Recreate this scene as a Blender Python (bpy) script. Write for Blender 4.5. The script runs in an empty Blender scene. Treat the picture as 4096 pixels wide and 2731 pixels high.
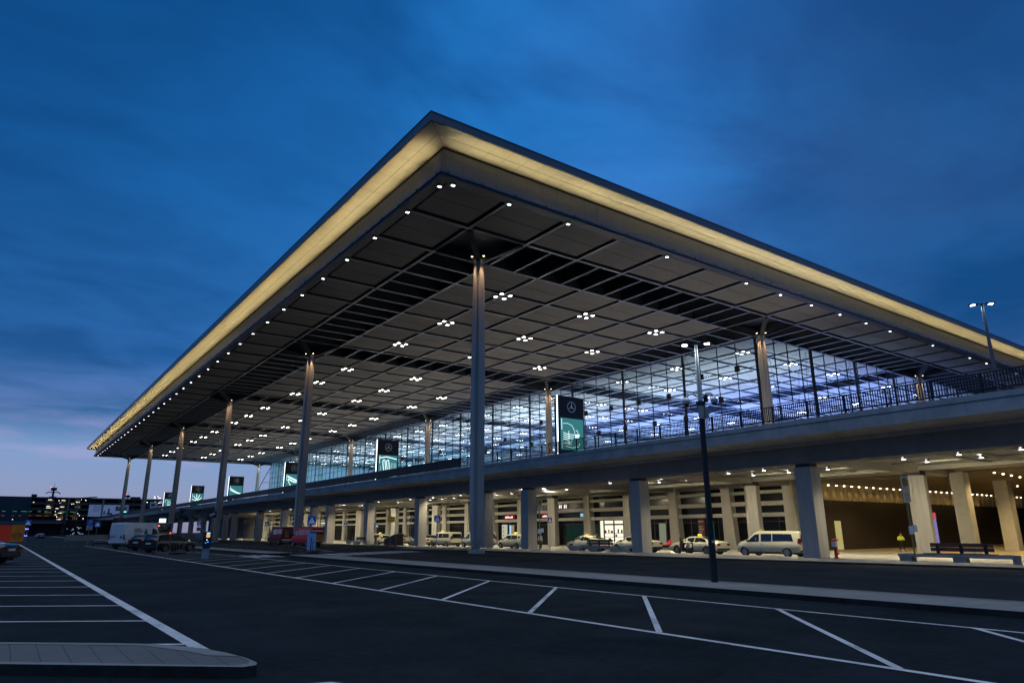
import bpy, bmesh, math, random
from mathutils import Vector, Matrix
random.seed(7)
D = bpy.data; SC = bpy.context.scene; COL = SC.collection
R = math.radians
# ------------------------------------------------------------------ camera
cam_d = D.cameras.new('camera'); cam = D.objects.new('camera', cam_d); COL.objects.link(cam); SC.camera = cam
yaw, pit, rol = 0.940262517, 0.272329483, -0.00431543556
f_ = Vector((math.cos(pit)*math.cos(yaw), math.cos(pit)*math.sin(yaw), math.sin(pit)))
rt_ = Vector((math.sin(yaw), -math.cos(yaw), 0)); up_ = rt_.cross(f_)
r2 = math.cos(rol)*rt_ + math.sin(rol)*up_; u2 = r2.cross(f_)
CAM = Vector((-22.853, -39.934, 1.65))
cam.matrix_world = Matrix(((r2.x, u2.x, -f_.x, CAM.x), (r2.y, u2.y, -f_.y, CAM.y), (r2.z, u2.z, -f_.z, CAM.z), (0, 0, 0, 1)))
cam_d.sensor_width = 36; cam_d.lens = 2708.65/4096*36; cam_d.clip_start = 0.1; cam_d.clip_end = 6000
# ------------------------------------------------------------------ render settings
SC.render.engine = 'CYCLES'
cy = SC.cycles
cy.use_denoising = True
try: cy.denoiser = 'OPENIMAGEDENOISE'
except Exception: pass
cy.max_bounces = 6; cy.diffuse_bounces = 3; cy.glossy_bounces = 3; cy.transparent_max_bounces = 12; cy.transmission_bounces = 3
cy.sample_clamp_indirect = 4.0; cy.use_light_tree = True; cy.caustics_reflective = False; cy.caustics_refractive = False
vs = SC.view_settings; vs.view_transform = 'Standard'; vs.look = 'None'; vs.exposure = 0; vs.gamma = 1; vs.use_curve_mapping = False
# ------------------------------------------------------------------ world: dusk sky with cloud
W = D.worlds.new('World'); SC.world = W; W.use_nodes = True
nt = W.node_tree; nt.nodes.clear()
def N(t, **k):
    n = nt.nodes.new(t)
    for a, b in k.items():
        if a.startswith('i_'): n.inputs[a[2:].replace('_', ' ')].default_value = b
        else: setattr(n, a, b)
    return n
def mth(op, a, b=None, clamp=False):
    n = nt.nodes.new('ShaderNodeMath'); n.operation = op; n.use_clamp = clamp
    for i, v in enumerate((a, b)):
        if v is None: continue
        if isinstance(v, (int, float)): n.inputs[i].default_value = v
        else: nt.links.new(v, n.inputs[i])
    return n.outputs[0]
def ramp(fac, stops):
    n = nt.nodes.new('ShaderNodeValToRGB'); e = n.color_ramp.elements
    while len(e) > 1: e.remove(e[-1])
    e[0].position = stops[0][0]; e[0].color = (*stops[0][1], 1)
    for p, c in stops[1:]:
        q = e.new(p); q.color = (*c, 1)
    nt.links.new(fac, n.inputs[0]); return n.outputs[0]
def mix(fac, a, b, mode='MIX'):
    n = nt.nodes.new('ShaderNodeMix'); n.data_type = 'RGBA'; n.blend_type = mode
    for sock, v in ((n.inputs[0], fac), (n.inputs[6], a), (n.inputs[7], b)):
        if isinstance(v, (int, float)): sock.default_value = v
        elif isinstance(v, tuple): sock.default_value = (*v, 1)
        else: nt.links.new(v, sock)
    return n.outputs[2]
tc = N('ShaderNodeTexCoord'); sep = N('ShaderNodeSeparateXYZ'); nt.links.new(tc.outputs['Generated'], sep.inputs[0])
X, Y, Z = sep.outputs
zc = mth('MAXIMUM', Z, 0.0)
base = ramp(zc, [(0.0, (.25, .245, .39)), (.035, (.25, .31, .50)), (.10, (.19, .33, .60)), (.15, (.060, .19, .46)), (.22, (.012, .135, .42)), (.45, (.008, .15, .47)), (.7, (.004, .115, .38)), (1, (.005, .09, .30))])
away = ramp(zc, [(0.0, (.10, .10, .24)), (.12, (.040, .10, .30)), (.3, (.016, .130, .42)), (.6, (.007, .125, .42)), (1, (.005, .09, .30))])
azw = ramp(mth('ADD', mth('MULTIPLY', Y, .5), .5), [(0.45, (0, 0, 0)), (.95, (1, 1, 1))])   # afterglow lies towards +Y
skyc = mix(azw, away, base)
# cloud sheets on a plane above
den = mth('ADD', zc, .10)
cx = mth('DIVIDE', X, den); cyy = mth('DIVIDE', Y, den)
cmb = N('ShaderNodeCombineXYZ'); nt.links.new(cx, cmb.inputs[0]); nt.links.new(cyy, cmb.inputs[1])
mp = N('ShaderNodeMapping'); nt.links.new(cmb.outputs[0], mp.inputs[0]); mp.inputs['Rotation'].default_value = (0, 0, R(35)); mp.inputs['Scale'].default_value = (.85, 1.15, 1)
n1 = N('ShaderNodeTexNoise', i_Scale=1.9, i_Detail=8.0, i_Roughness=.54, i_Distortion=.3); nt.links.new(mp.outputs[0], n1.inputs['Vector'])
n2 = N('ShaderNodeTexNoise', i_Scale=.8, i_Detail=3.0, i_Roughness=.5); nt.links.new(mp.outputs[0], n2.inputs['Vector'])
c1 = ramp(n1.outputs[0], [(.36, (0, 0, 0)), (.62, (1, 1, 1))])
c2 = ramp(n2.outputs[0], [(.40, (0, 0, 0)), (.66, (1, 1, 1))])
light = mix(1.0, skyc, (1.9, 1.10, 1.08), 'MULTIPLY')
dark = mix(1.0, skyc, (.35, .66, .72), 'MULTIPLY')
cl = mix(c1, dark, light)
pk = mth('MULTIPLY', c2, .26)
right = ramp(mth('ADD', mth('MULTIPLY', X, .5), .5), [(.62, (0, 0, 0)), (.95, (1, 1, 1))])
pk2 = mth('MULTIPLY', pk, mth('MULTIPLY', right, 1.3), True)
cl = mix(pk2, cl, (.105, .125, .36))
# the clear band low over the horizon keeps no dark cloud
lowband = ramp(mth('ADD', zc, mth('MULTIPLY', mth('SUBTRACT', n1.outputs[0], .5), .09)), [(.085, (1, 1, 1)), (.135, (0, 0, 0))])
out = mix(mth('MULTIPLY', lowband, azw), cl, skyc)
fwd = mth('ADD', mth('MULTIPLY', X, .59), mth('MULTIPLY', Y, .81))
back = ramp(mth('ADD', mth('MULTIPLY', fwd, .5), .5), [(.22, (1, 1, 1)), (.46, (0, 0, 0))])
out = mix(back, out, (.040, .115, .27))      # flat blue sky behind the viewer, set for the light it gives
def bank(v, lo, hi, f, src):
    d = N('ShaderNodeVectorMath', operation='DOT_PRODUCT'); nt.links.new(tc.outputs['Generated'], d.inputs[0]); d.inputs[1].default_value = v
    w = mth('ADD', d.outputs['Value'], mth('MULTIPLY', mth('SUBTRACT', n1.outputs[0], .5), .10))
    m_ = mth('MULTIPLY', ramp(mth('ADD', mth('MULTIPLY', w, .5), .5), [((lo+1)/2, (0, 0, 0)), ((hi+1)/2, (1, 1, 1))]), 1.0)
    return mix(m_, src, mix(1.0, src, f, 'MULTIPLY'))
def pdir(px, py):
    d = f_+r2*((px-512)/677.16)+u2*((341-py)/677.16); return tuple(d.normalized())
out = bank(pdir(-20, -40), .86, .99, (.25, .62, .68), out)       # darker cloud banks and one paler break
out = bank(pdir(1090, 120), .88, .99, (.50, .66, .66), out)
out = bank(pdir(600, 130), .95, .995, (1.3, 1.36, 1.30), out)
zen = ramp(zc, [(.72, (0, 0, 0)), (.84, (1, 1, 1))])
out = mix(zen, out, (.50, .58, .72))            # bright zenith added above the frame to light the level ground
nish = N('ShaderNodeTexSky'); nish.sky_type = 'NISHITA'; nish.sun_disc = False; nish.sun_elevation = R(-1.5); nish.sun_rotation = R(0)
nm = N('ShaderNodeVectorMath', operation='SCALE'); nm.inputs['Scale'].default_value = .02; nt.links.new(nish.outputs[0], nm.inputs[0])
tot = N('ShaderNodeVectorMath', operation='ADD'); nt.links.new(out, tot.inputs[0]); nt.links.new(nm.outputs[0], tot.inputs[1])
bg = N('ShaderNodeBackground'); bg.inputs['Strength'].default_value = 1.0; nt.links.new(tot.outputs[0], bg.inputs[0])
wo = N('ShaderNodeOutputWorld'); nt.links.new(bg.outputs[0], wo.inputs[0])
# ------------------------------------------------------------------ materials
MATS = {}
def mat(name, col, rough=.6, metal=0.0, noise=0.0, scale=3.0, bump=0.0, emit=None, es=1.0, coat=0, spec=None, streak=False):
    if name in MATS: return MATS[name]
    m = D.materials.new(name); m.use_nodes = True; t = m.node_tree; b = t.nodes['Principled BSDF']
    b.inputs['Base Color'].default_value = (*col, 1); b.inputs['Roughness'].default_value = rough; b.inputs['Metallic'].default_value = metal
    if coat: b.inputs['Coat Weight'].default_value = coat
    if spec is not None: b.inputs['Specular IOR Level'].default_value = spec
    if emit: b.inputs['Emission Color'].default_value = (*emit, 1); b.inputs['Emission Strength'].default_value = es
    if noise or bump:
        c = t.nodes.new('ShaderNodeTexCoord'); mpn = t.nodes.new('ShaderNodeMapping'); t.links.new(c.outputs['Object'], mpn.inputs[0])
        if streak: mpn.inputs['Scale'].default_value = (2.5, 2.5, .25)
        a = t.nodes.new('ShaderNodeTexNoise'); a.inputs['Scale'].default_value = scale; a.inputs['Detail'].default_value = 6
        t.links.new(mpn.outputs[0], a.inputs['Vector'])
        a2 = t.nodes.new('ShaderNodeTexNoise'); a2.inputs['Scale'].default_value = scale*.13; a2.inputs['Detail'].default_value = 3
        t.links.new(mpn.outputs[0], a2.inputs['Vector'])
        s = t.nodes.new('ShaderNodeMath'); s.operation = 'ADD'; t.links.new(a.outputs[0], s.inputs[0]); t.links.new(a2.outputs[0], s.inputs[1])
        mr = t.nodes.new('ShaderNodeMapRange'); mr.inputs[1].default_value = .7; mr.inputs[2].default_value = 1.3; mr.inputs[3].default_value = 1-noise; mr.inputs[4].default_value = 1+noise
        t.links.new(s.outputs[0], mr.inputs[0])
        v = t.nodes.new('ShaderNodeVectorMath'); v.operation = 'SCALE'; v.inputs[0].default_value = col; t.links.new(mr.outputs[0], v.inputs['Scale'])
        t.links.new(v.outputs[0], b.inputs['Base Color'])
        if bump:
            bm_ = t.nodes.new('ShaderNodeBump'); bm_.inputs['Strength'].default_value = bump; bm_.inputs['Distance'].default_value = .02
            a3 = t.nodes.new('ShaderNodeTexNoise'); a3.inputs['Scale'].default_value = scale*12; t.links.new(mpn.outputs[0], a3.inputs['Vector'])
            t.links.new(a3.outputs[0], bm_.inputs['Height']); t.links.new(bm_.outputs[0], b.inputs['Normal'])
    MATS[name] = m; return m
def emat(name, col, s):
    if name in MATS: return MATS[name]
    m = D.materials.new(name); m.use_nodes = True; t = m.node_tree; t.nodes.clear()
    e = t.nodes.new('ShaderNodeEmission'); e.inputs[0].default_value = (*col, 1); e.inputs[1].default_value = s
    o = t.nodes.new('ShaderNodeOutputMaterial'); t.links.new(e.outputs[0], o.inputs[0]); MATS[name] = m; return m
def glassmat(name, tint, gl=.10):
    m = D.materials.new(name); m.use_nodes = True; t = m.node_tree; t.nodes.clear()
    tr = t.nodes.new('ShaderNodeBsdfTransparent'); tr.inputs[0].default_value = (*tint, 1)
    g = t.nodes.new('ShaderNodeBsdfGlossy'); g.inputs['Roughness'].default_value = .02; g.inputs[0].default_value = (.8, .9, 1, 1)
    fr = t.nodes.new('ShaderNodeFresnel'); fr.inputs[0].default_value = 1.45
    ml = t.nodes.new('ShaderNodeMath'); ml.operation = 'MULTIPLY'; ml.inputs[1].default_value = gl*10; ml.use_clamp = True; t.links.new(fr.outputs[0], ml.inputs[0])
    mx = t.nodes.new('ShaderNodeMixShader'); t.links.new(ml.outputs[0], mx.inputs[0]); t.links.new(tr.outputs[0], mx.inputs[1]); t.links.new(g.outputs[0], mx.inputs[2])
    o = t.nodes.new('ShaderNodeOutputMaterial'); t.links.new(mx.outputs[0], o.inputs[0]); MATS[name] = m; return m
def panelmat(name, col, rough, px, pz, axes, joint=.35, lw=.02, noise=.06, metal=0.0):
    """paint with thin dark joints every px along one axis and pz along another (object space)"""
    m = mat(name, col, rough, metal, noise, 1.2); t = m.node_tree; b = t.nodes['Principled BSDF']
    src = b.inputs['Base Color'].links[0].from_socket
    c = t.nodes.new('ShaderNodeTexCoord'); s = t.nodes.new('ShaderNodeSeparateXYZ'); t.links.new(c.outputs['Object'], s.inputs[0])
    fac = None
    for ax, p, off in ((axes[0], px, 0), (axes[1], pz, 0)):
        if not p: continue
        pp, off = (p if isinstance(p, tuple) else (p, 0))
        a = t.nodes.new('ShaderNodeMath'); a.operation = 'ADD'; a.inputs[1].default_value = off + 1000*pp; t.links.new(s.outputs[ax], a.inputs[0])
        q = t.nodes.new('ShaderNodeMath'); q.operation = 'MODULO'; q.inputs[1].default_value = pp; t.links.new(a.outputs[0], q.inputs[0])
        l = t.nodes.new('ShaderNodeMath'); l.operation = 'LESS_THAN'; l.inputs[1].default_value = lw; t.links.new(q.outputs[0], l.inputs[0])
        if fac is None: fac = l.outputs[0]
        else:
            w = t.nodes.new('ShaderNodeMath'); w.operation = 'MAXIMUM'; t.links.new(fac, w.inputs[0]); t.links.new(l.outputs[0], w.inputs[1]); fac = w.outputs[0]
    k = t.nodes.new('ShaderNodeMath'); k.operation = 'MULTIPLY_ADD'; k.inputs[1].default_value = joint-1; k.inputs[2].default_value = 1; t.links.new(fac, k.inputs[0])
    v = t.nodes.new('ShaderNodeVectorMath'); v.operation = 'SCALE'; t.links.new(src, v.inputs[0]); t.links.new(k.outputs[0], v.inputs['Scale']); t.links.new(v.outputs[0], b.inputs['Base Color'])
    return m
asphalt = mat('asphalt', (.0095, .0180, .0230), .9, 0, .50, 6, .5, spec=.12)
asphalt_road = mat('asphalt_road', (.017, .024, .029), .9, 0, .25, 7, .5, spec=.12)
taxi_paving = mat('taxi_paving', (.42, .40, .365), .8, 0, .12, 2.0, .2)
pave = panelmat('pavement_slabs', (.26, .255, .235), .85, .5, .5, (0, 1), .6, .015, .2)
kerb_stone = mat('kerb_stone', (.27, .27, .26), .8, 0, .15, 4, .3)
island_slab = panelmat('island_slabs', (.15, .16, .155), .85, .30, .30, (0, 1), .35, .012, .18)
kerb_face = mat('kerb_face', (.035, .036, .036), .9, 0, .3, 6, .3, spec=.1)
whitepaint = mat('road_paint', (.74, .74, .74), .7, 0, .22, 5)
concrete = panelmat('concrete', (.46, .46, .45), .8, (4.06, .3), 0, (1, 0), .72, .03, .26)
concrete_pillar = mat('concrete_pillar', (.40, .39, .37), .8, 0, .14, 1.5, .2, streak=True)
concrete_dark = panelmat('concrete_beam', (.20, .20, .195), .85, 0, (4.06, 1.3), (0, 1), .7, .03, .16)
bearing = mat('bearing_black', (.02, .02, .022), .6)
facade_c = mat('facade_concrete', (.44, .425, .38), .8, 0, .08, 1.5)
soffit_m = panelmat('soffit_cream', (.62, .59, .50), .55, 1.5625, 0, (1, 0), .55, .035, .04)
soffit_m2 = panelmat('soffit_cream_side', (.62, .59, .50), .55, 1.5625, 0, (0, 1), .55, .035, .04)
fasc_in = panelmat('fascia_grey', (.27, .265, .25), .45, 1.5625, (1.2, -.02), (1, 2), .5, .03, .05)
fasc_in2 = panelmat('fascia_grey_side', (.27, .265, .25), .45, 1.5625, (1.2, -.02), (0, 2), .5, .03, .05)
fasc_out = panelmat('fascia_outer', (.13, .145, .16), .35, 1.5625, 0, (1, 2), .45, .03, .03, .3)
fasc_out2 = panelmat('fascia_outer_side', (.13, .145, .16), .35, 1.5625, 0, (0, 2), .45, .03, .03, .3)
ceil_panel = mat('ceiling_panel', (.17, .16, .145), .7, 0, .1, .5)
ceil_back = mat('ceiling_back', (.035, .037, .04), .8)
beam_m = mat('beam_steel', (.20, .22, .26), .40, .3)
steel_dk = mat('steel_dark', (.05, .06, .075), .45, .2)
col_m = mat('column_steel', (.42, .41, .40), .5, .1, .05, 2)
rail_m = mat('railing_dark', (.022, .025, .03), .5, .3)
mull_m = mat('mullion_dark', (.02, .028, .04), .5)
glass_m = glassmat('facade_glass', (.78, .90, .96), .03)
car_glass = mat('car_glass', (.012, .016, .018), .06, 0, spec=.8)
dark_glass = mat('dark_glass', (.004, .005, .006), .15, spec=.25)
black_m = mat('black_plastic', (.015, .015, .016), .5)
tyre_m = mat('tyre_rubber', (.012, .012, .012), .85)
rim_m = mat('rim_alloy', (.35, .36, .38), .3, .8)
taxi_paint = mat('taxi_ivory', (.72, .68, .50), .3, coat=.6)
white_van = mat('van_white', (.68, .72, .78), .32, coat=.5)
fire_red = mat('fire_red', (.80, .025, .04), .5, spec=.3)
fire_dark = mat('fire_dark_red', (.26, .010, .016), .55, spec=.2)
dark_car = mat('dark_car', (.012, .015, .02), .18, coat=1)
silver_car = mat('grey_car', (.12, .13, .15), .3, .4)
orange_m = mat('orange_reflective', (.85, .28, .02), .5, 0, .25, 6)
red_plain = mat('red_paint', (.45, .02, .02), .45)
red_lens = mat('red_lens', (.16, .006, .008), .3, spec=.3)
red_lit = emat('red_lamp_lit', (1, .10, .03), 5)
plate_m = mat('number_plate', (.75, .75, .72), .5)
blue_sign = mat('sign_blue', (.01, .07, .42), .45, emit=(.01, .08, .45), es=.10)
white_sign = mat('sign_white', (.50, .53, .56), .5)
grey_pole = mat('galvanised_pole', (.25, .26, .27), .45, .6)
dark_pole = mat('dark_pole', (.02, .022, .028), .45, .3)
wood_m = mat('bench_wood', (.11, .045, .025), .6, 0, .3, 6, streak=True)
bench_c = mat('bench_concrete', (.30, .30, .30), .8, 0, .1, 3)
screen_teal = emat('screen_teal', (.038, .19, .22), 1.0)
screen_white = emat('screen_white', (.75, 1, 1), 1.35)
led_white = emat('led_white', (.85, .95, 1), 3.0)
lamp_w = emat('lamp_white', (1, .94, .86), 24)
lamp_d = emat('lamp_disc', (.95, .95, 1), 10)
lamp_d2 = emat('lamp_small', (1, .95, .9), 6)
lamp_y = emat('lamp_yellow', (1, .80, .48), 12)
taxi_y = emat('taxi_sign_lit', (1, .85, .06), 1.4)
# ------------------------------------------------------------------ mesh helpers
class MB:
    def __init__(s, M=None): s.v = []; s.f = []; s.m = []; s.M = M
    def _a(s, pts):
        b = len(s.v)
        s.v += [tuple(s.M @ Vector(p)) if s.M else tuple(p) for p in pts]; return b
    def face(s, pts, mi=0):
        b = s._a(pts); s.f.append(tuple(range(b, b+len(pts)))); s.m.append(mi); return s
    def box(s, x0, x1, y0, y1, z0, z1, mi=0):
        b = s._a([(x0, y0, z0), (x1, y0, z0), (x1, y1, z0), (x0, y1, z0), (x0, y0, z1), (x1, y0, z1), (x1, y1, z1), (x0, y1, z1)])
        for q in ((0, 3, 2, 1), (4, 5, 6, 7), (0, 1, 5, 4), (1, 2, 6, 5), (2, 3, 7, 6), (3, 0, 4, 7)): s.f.append(tuple(b+i for i in q)); s.m.append(mi)
        return s
    def prism(s, poly, d, mi=0):
        """poly: list of 3d points (planar), extruded by vector d"""
        n = len(poly); d = Vector(d); b = s._a(list(poly)+[Vector(p)+d for p in poly])
        s.f.append(tuple(range(b+n-1, b-1, -1))); s.f.append(tuple(range(b+n, b+2*n))); s.m += [mi, mi]
        for i in range(n): s.f.append((b+i, b+(i+1) % n, b+n+(i+1) % n, b+n+i)); s.m.append(mi)
        return s
    def tube(s, p0, p1, r0, r1=None, n=10, mi=0, cap=True):
        r1 = r0 if r1 is None else r1; p0 = Vector(p0); p1 = Vector(p1); d = (p1-p0).normalized()
        a = d.orthogonal().normalized(); c = d.cross(a)
        pts = [p0+(a*math.cos(t)+c*math.sin(t))*r0 for t in [2*math.pi*i/n for i in range(n)]]+[p1+(a*math.cos(t)+c*math.sin(t))*r1 for t in [2*math.pi*i/n for i in range(n)]]
        b = s._a(pts)
        for i in range(n): s.f.append((b+i, b+(i+1) % n, b+n+(i+1) % n, b+n+i)); s.m.append(mi)
        if cap: s.f.append(tuple(range(b+n-1, b-1, -1))); s.f.append(tuple(range(b+n, b+2*n))); s.m += [mi, mi]
        return s
    def path(s, pts, r, n=8, mi=0):
        for a, b in zip(pts, pts[1:]): s.tube(a, b, r, r, n, mi)
        return s
    def ball(s, c, r, n=12, m=8, mi=0, sz=1.0, z0=-1, z1=1):
        rows = []
        for j in range(m+1):
            ph = math.asin(z0+(z1-z0)*j/m) if False else -math.pi/2+math.pi*j/m
            if math.sin(ph) < z0-1e-6 or math.sin(ph) > z1+1e-6: continue
            rows.append(s._a([(c[0]+r*math.cos(ph)*math.cos(2*math.pi*i/n), c[1]+r*math.cos(ph)*math.sin(2*math.pi*i/n), c[2]+r*sz*math.sin(ph)) for i in range(n)]))
        for a, b in zip(rows, rows[1:]):
            for i in range(n): s.f.append((a+i, a+(i+1) % n, b+(i+1) % n, b+i)); s.m.append(mi)
        return s
    def build(s, name, mats, parent=None, smooth=False, angle=35):
        me = D.meshes.new(name); me.from_pydata([tuple(v) for v in s.v], [], s.f)
        mats = mats if isinstance(mats, (list, tuple)) else [mats]
        for m in mats: me.materials.append(m)
        if len(mats) > 1: me.polygons.foreach_set('material_index', s.m)
        if smooth:
            me.polygons.foreach_set('use_smooth', [True]*len(me.polygons))
            try: me.set_sharp_from_angle(angle=R(angle))
            except Exception: pass
        me.update()
        o = D.objects.new(name, me); COL.objects.link(o)
        if parent: o.parent = parent
        return o
def tag(o, label=None, cat=None, group=None, kind=None):
    if label: o['label'] = label
    if cat: o['category'] = cat
    if group: o['group'] = group
    if kind: o['kind'] = kind
    return o
def thing(name, label, cat, loc=(0, 0, 0), rz=0, group=None):
    o = D.objects.new(name, None); COL.objects.link(o); o.location = loc; o.rotation_euler = (0, 0, rz)
    return tag(o, label, cat, group)
def dup(root, loc=None, rz=None, label=None, group=None):
    kids = {}
    for o in root.children_recursive: pass
    def rec(o, par):
        c = o.copy(); COL.objects.link(c); c.parent = par
        for ch in o.children: rec(ch, c)
        return c
    r = rec(root, None)
    if loc: r.location = loc
    if rz is not None: r.rotation_euler = (0, 0, rz)
    if label: r['label'] = label
    if group: r['group'] = group
    return r
def text(body, size, M, m, parent=None, name='lettering', align='CENTER', ext=.003):
    c = D.curves.new(name, 'FONT'); c.body = body; c.size = size; c.extrude = ext; c.align_x = align; c.align_y = 'CENTER'; c.materials.append(m)
    o = D.objects.new(name, c); COL.objects.link(o)
    if parent: o.parent = parent
    bpy.context.view_layer.update()
    me = D.meshes.new_from_object(o.evaluated_get(bpy.context.evaluated_depsgraph_get())); D.objects.remove(o)
    if not me.materials: me.materials.append(m)
    o = D.objects.new(name, me); COL.objects.link(o)
    if parent: o.parent = parent
    o.matrix_local = M; return o
# text frame lying in XZ plane, read from -Y
FACE_MY = Matrix.Rotation(R(90), 4, 'X')
FACE_MX = Matrix.Rotation(R(-90), 4, 'Z') @ Matrix.Rotation(R(90), 4, 'X')   # read from -X
def T(x, y, z): return Matrix.Translation((x, y, z))
def lamp(kind, name, loc, energy, color, parent=None, **k):
    l = D.lights.new(name, kind); l.energy = energy; l.color = color
    o = D.objects.new(name, l); COL.objects.link(o)
    for a, b in k.items():
        if a == 'dir': o.rotation_euler = Vector(b).to_track_quat('-Z', 'Y').to_euler()
        else: setattr(l, a, b)
    o.location = loc
    if parent: o.parent = parent
    return o
# ------------------------------------------------------------------ ground
GP = [(-3000, 0), (-5, 0), (14, -.20), (23.75, -.33), (45, -.476), (3000, -.476)]
def gz(x):
    for (a, za), (b, zb) in zip(GP, GP[1:]):
        if a <= x <= b: return za+(zb-za)*(x-a)/(b-a)
    return -.476
g = MB()
for (a, za), (b, zb) in zip(GP, GP[1:]): g.face([(a, -3000, za), (b, -3000, zb), (b, 3000, zb), (a, 3000, za)])
tag(g.build('ground', asphalt), kind='structure')
def sheet(name, poly, m, dz, thick=0, kerb=None):
    """polygon (x,y) laid on the ground profile raised by dz, with real sides when thick"""
    bm = bmesh.new(); vs_ = [bm.verts.new((x, y, 0)) for x, y in poly]; bm.faces.new(vs_)
    for cut in (-5, 14, 23.75, 45):
        bmesh.ops.bisect_plane(bm, geom=bm.verts[:]+bm.edges[:]+bm.faces[:], plane_co=(cut, 0, 0), plane_no=(1, 0, 0))
    for v in bm.verts: v.co.z = gz(v.co.x)+dz
    if thick:
        r = bmesh.ops.extrude_face_region(bm, geom=bm.faces[:])
        for e in r['geom']:
            if isinstance(e, bmesh.types.BMVert): e.co.z -= thick
        bmesh.ops.recalc_face_normals(bm, faces=bm.faces[:])
    me = D.meshes.new(name); bm.to_mesh(me); bm.free(); me.materials.append(m)
    o = D.objects.new(name, me); COL.objects.link(o); return tag(o, kind='structure')
sheet('road', [(-4.6, -80), (24.2, -80), (24.2, 460), (-4.6, 460)], asphalt_road, .004)
sheet('taxi_lane', [(23.4, -80), (46.6, -80), (46.6, 460), (23.4, 460)], taxi_paving, .008)
ochre = mat('underpass_floor', (.30, .25, .17), .8, 0, .15, 2)
sheet('underpass_road', [(46.6, -60), (125, -60), (125, 1), (46.6, 1)], ochre, .008)
PV = [(23.7, -80), (17.2, -80), (16.6, -27), (14.4, -8), (13.9, 0), (13.6, 8), (13.3, 14.4), (12.3, 18), (10.9, 20), (10.3, 23), (10.4, 26.8), (13, 29.5), (16.2, 33), (18.4, 45), (18.6, 460), (23.7, 460)]
sheet('pavement', PV, pave, .10, .2)
def inset_edge(pts, w):
    out = []
    for i, p in enumerate(pts):
        a = Vector(pts[max(0, i-1)]); b = Vector(pts[min(len(pts)-1, i+1)]); d = (b-a).normalized(); out.append((p[0]+d.y*w, p[1]-d.x*w))
    return out
edge = PV[1:-1]; k = MB()
ins = inset_edge(edge, .16)
for (a, b), (c, d) in zip(zip(edge, edge[1:]), zip(ins, ins[1:])):
    za, zb = gz(a[0])+.105, gz(b[0])+.105
    k.face([(a[0], a[1], za), (b[0], b[1], zb), (d[0], d[1], zb), (c[0], c[1], za)])
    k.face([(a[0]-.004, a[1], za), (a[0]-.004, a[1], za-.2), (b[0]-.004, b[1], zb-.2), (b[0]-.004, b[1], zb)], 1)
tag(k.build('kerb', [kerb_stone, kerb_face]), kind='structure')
# kerbed strip between parking and road
def strip(y0, y1):
    P = [(-6.85, y0+1.2), (-6.6, y0+.3), (-5.9, y0), (-5.0, y0), (-4.6, y0+.5), (-4.6, y1-.6), (-5, y1), (-6, y1), (-6.6, y1-.3), (-6.85, y1-1.4)]
    sheet('kerb_strip', P, pave, .12, .25)
    q = MB(); c = (P+[P[0]]); n = len(P)
    cen = Vector((-5.7, (y0+y1)/2))
    for a, b in zip(c, c[1:]):
        ia = [a[0]+(.15 if a[0] < -5.7 else -.15), min(max(a[1], y0+.16), y1-.16)]; ib = [b[0]+(.15 if b[0] < -5.7 else -.15), min(max(b[1], y0+.16), y1-.16)]
        q.face([(a[0], a[1], .126), (b[0], b[1], .126), (ib[0], ib[1], .126), (ia[0], ia[1], .126)])
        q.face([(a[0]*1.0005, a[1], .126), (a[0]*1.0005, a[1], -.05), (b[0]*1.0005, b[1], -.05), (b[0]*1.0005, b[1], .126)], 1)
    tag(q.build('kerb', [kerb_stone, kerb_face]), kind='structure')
strip(-80, 8.6); strip(12.9, 300)
# corner island at the lower left
dI = Vector((2.0, -1.70)).normalized()
IS = [(-22.6, -26.95), (-21.3, -28.05), (-20.85, -28.5), (-20.55, -28.95), (-20.35, -29.4), (-20.2, -29.9), (-20.1, -30.45), (-20.08, -30.85), (-20.14, -31.02), (-20.3, -31.05), (-22.6, -29.05), (-34, -19.1), (-34, -17.1)]
sheet('traffic_island', IS, island_slab, .12, .25)
q = MB()
c = IS[:12]
cx_, cy_ = -22.0, -28.3
for a, b in zip(c, c[1:]):
    def inn(p):
        n = Vector((-dI.y, dI.x)); dist = (Vector(p)-Vector((-22.0, -28.5))).dot(n)
        w = -.15 if dist > 0 else .15
        o = Vector(p)+n*w
        if p[0] > -20.6: o += Vector((-.14, .05))
        return o
    ia, ib = inn(a), inn(b)
    q.face([(a[0], a[1], .126), (b[0], b[1], .126), (ib.x, ib.y, .126), (ia.x, ia.y, .126)])
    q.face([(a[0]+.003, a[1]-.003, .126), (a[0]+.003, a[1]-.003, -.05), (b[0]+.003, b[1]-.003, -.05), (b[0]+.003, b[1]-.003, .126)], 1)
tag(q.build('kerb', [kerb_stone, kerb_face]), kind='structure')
# ------------------------------------------------------------------ road markings
mk = MB()
def line(x0, y0, x1, y1, w, dz=.010):
    a, b = Vector((x0, y0)), Vector((x1, y1)); n = (b-a).normalized(); n = Vector((-n.y, n.x))*w/2
    mk.face([(p.x, p.y, gz(p.x)+dz) for p in (a+n, a-n, b-n, b+n)])
line(-20.22, -29.15, -20.22, 88, .20)
line(-13.75, -60, -13.75, 66, .13)
line(-9.05, -36, -9.05, 66, .11)
line(-9.05, -36, -10.4, -37.2, .11)
yy = -31.53
ys = [-43.5, -39.2, -35.4] + [-31.53+3.56*i for i in range(0, 28)]
for y_ in ys: line(-13.7, y_, -9.08, y_+4.7, .11, .012)
for i in range(30):
    y_ = -27.98+3.52*i; line(-20.3, y_, -27.5, y_+5.1, .11, .012)
for i in range(6): line(-19.9+i*.88, 64.8, -19.45+i*.88, 64.8, .35, .012)
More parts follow.
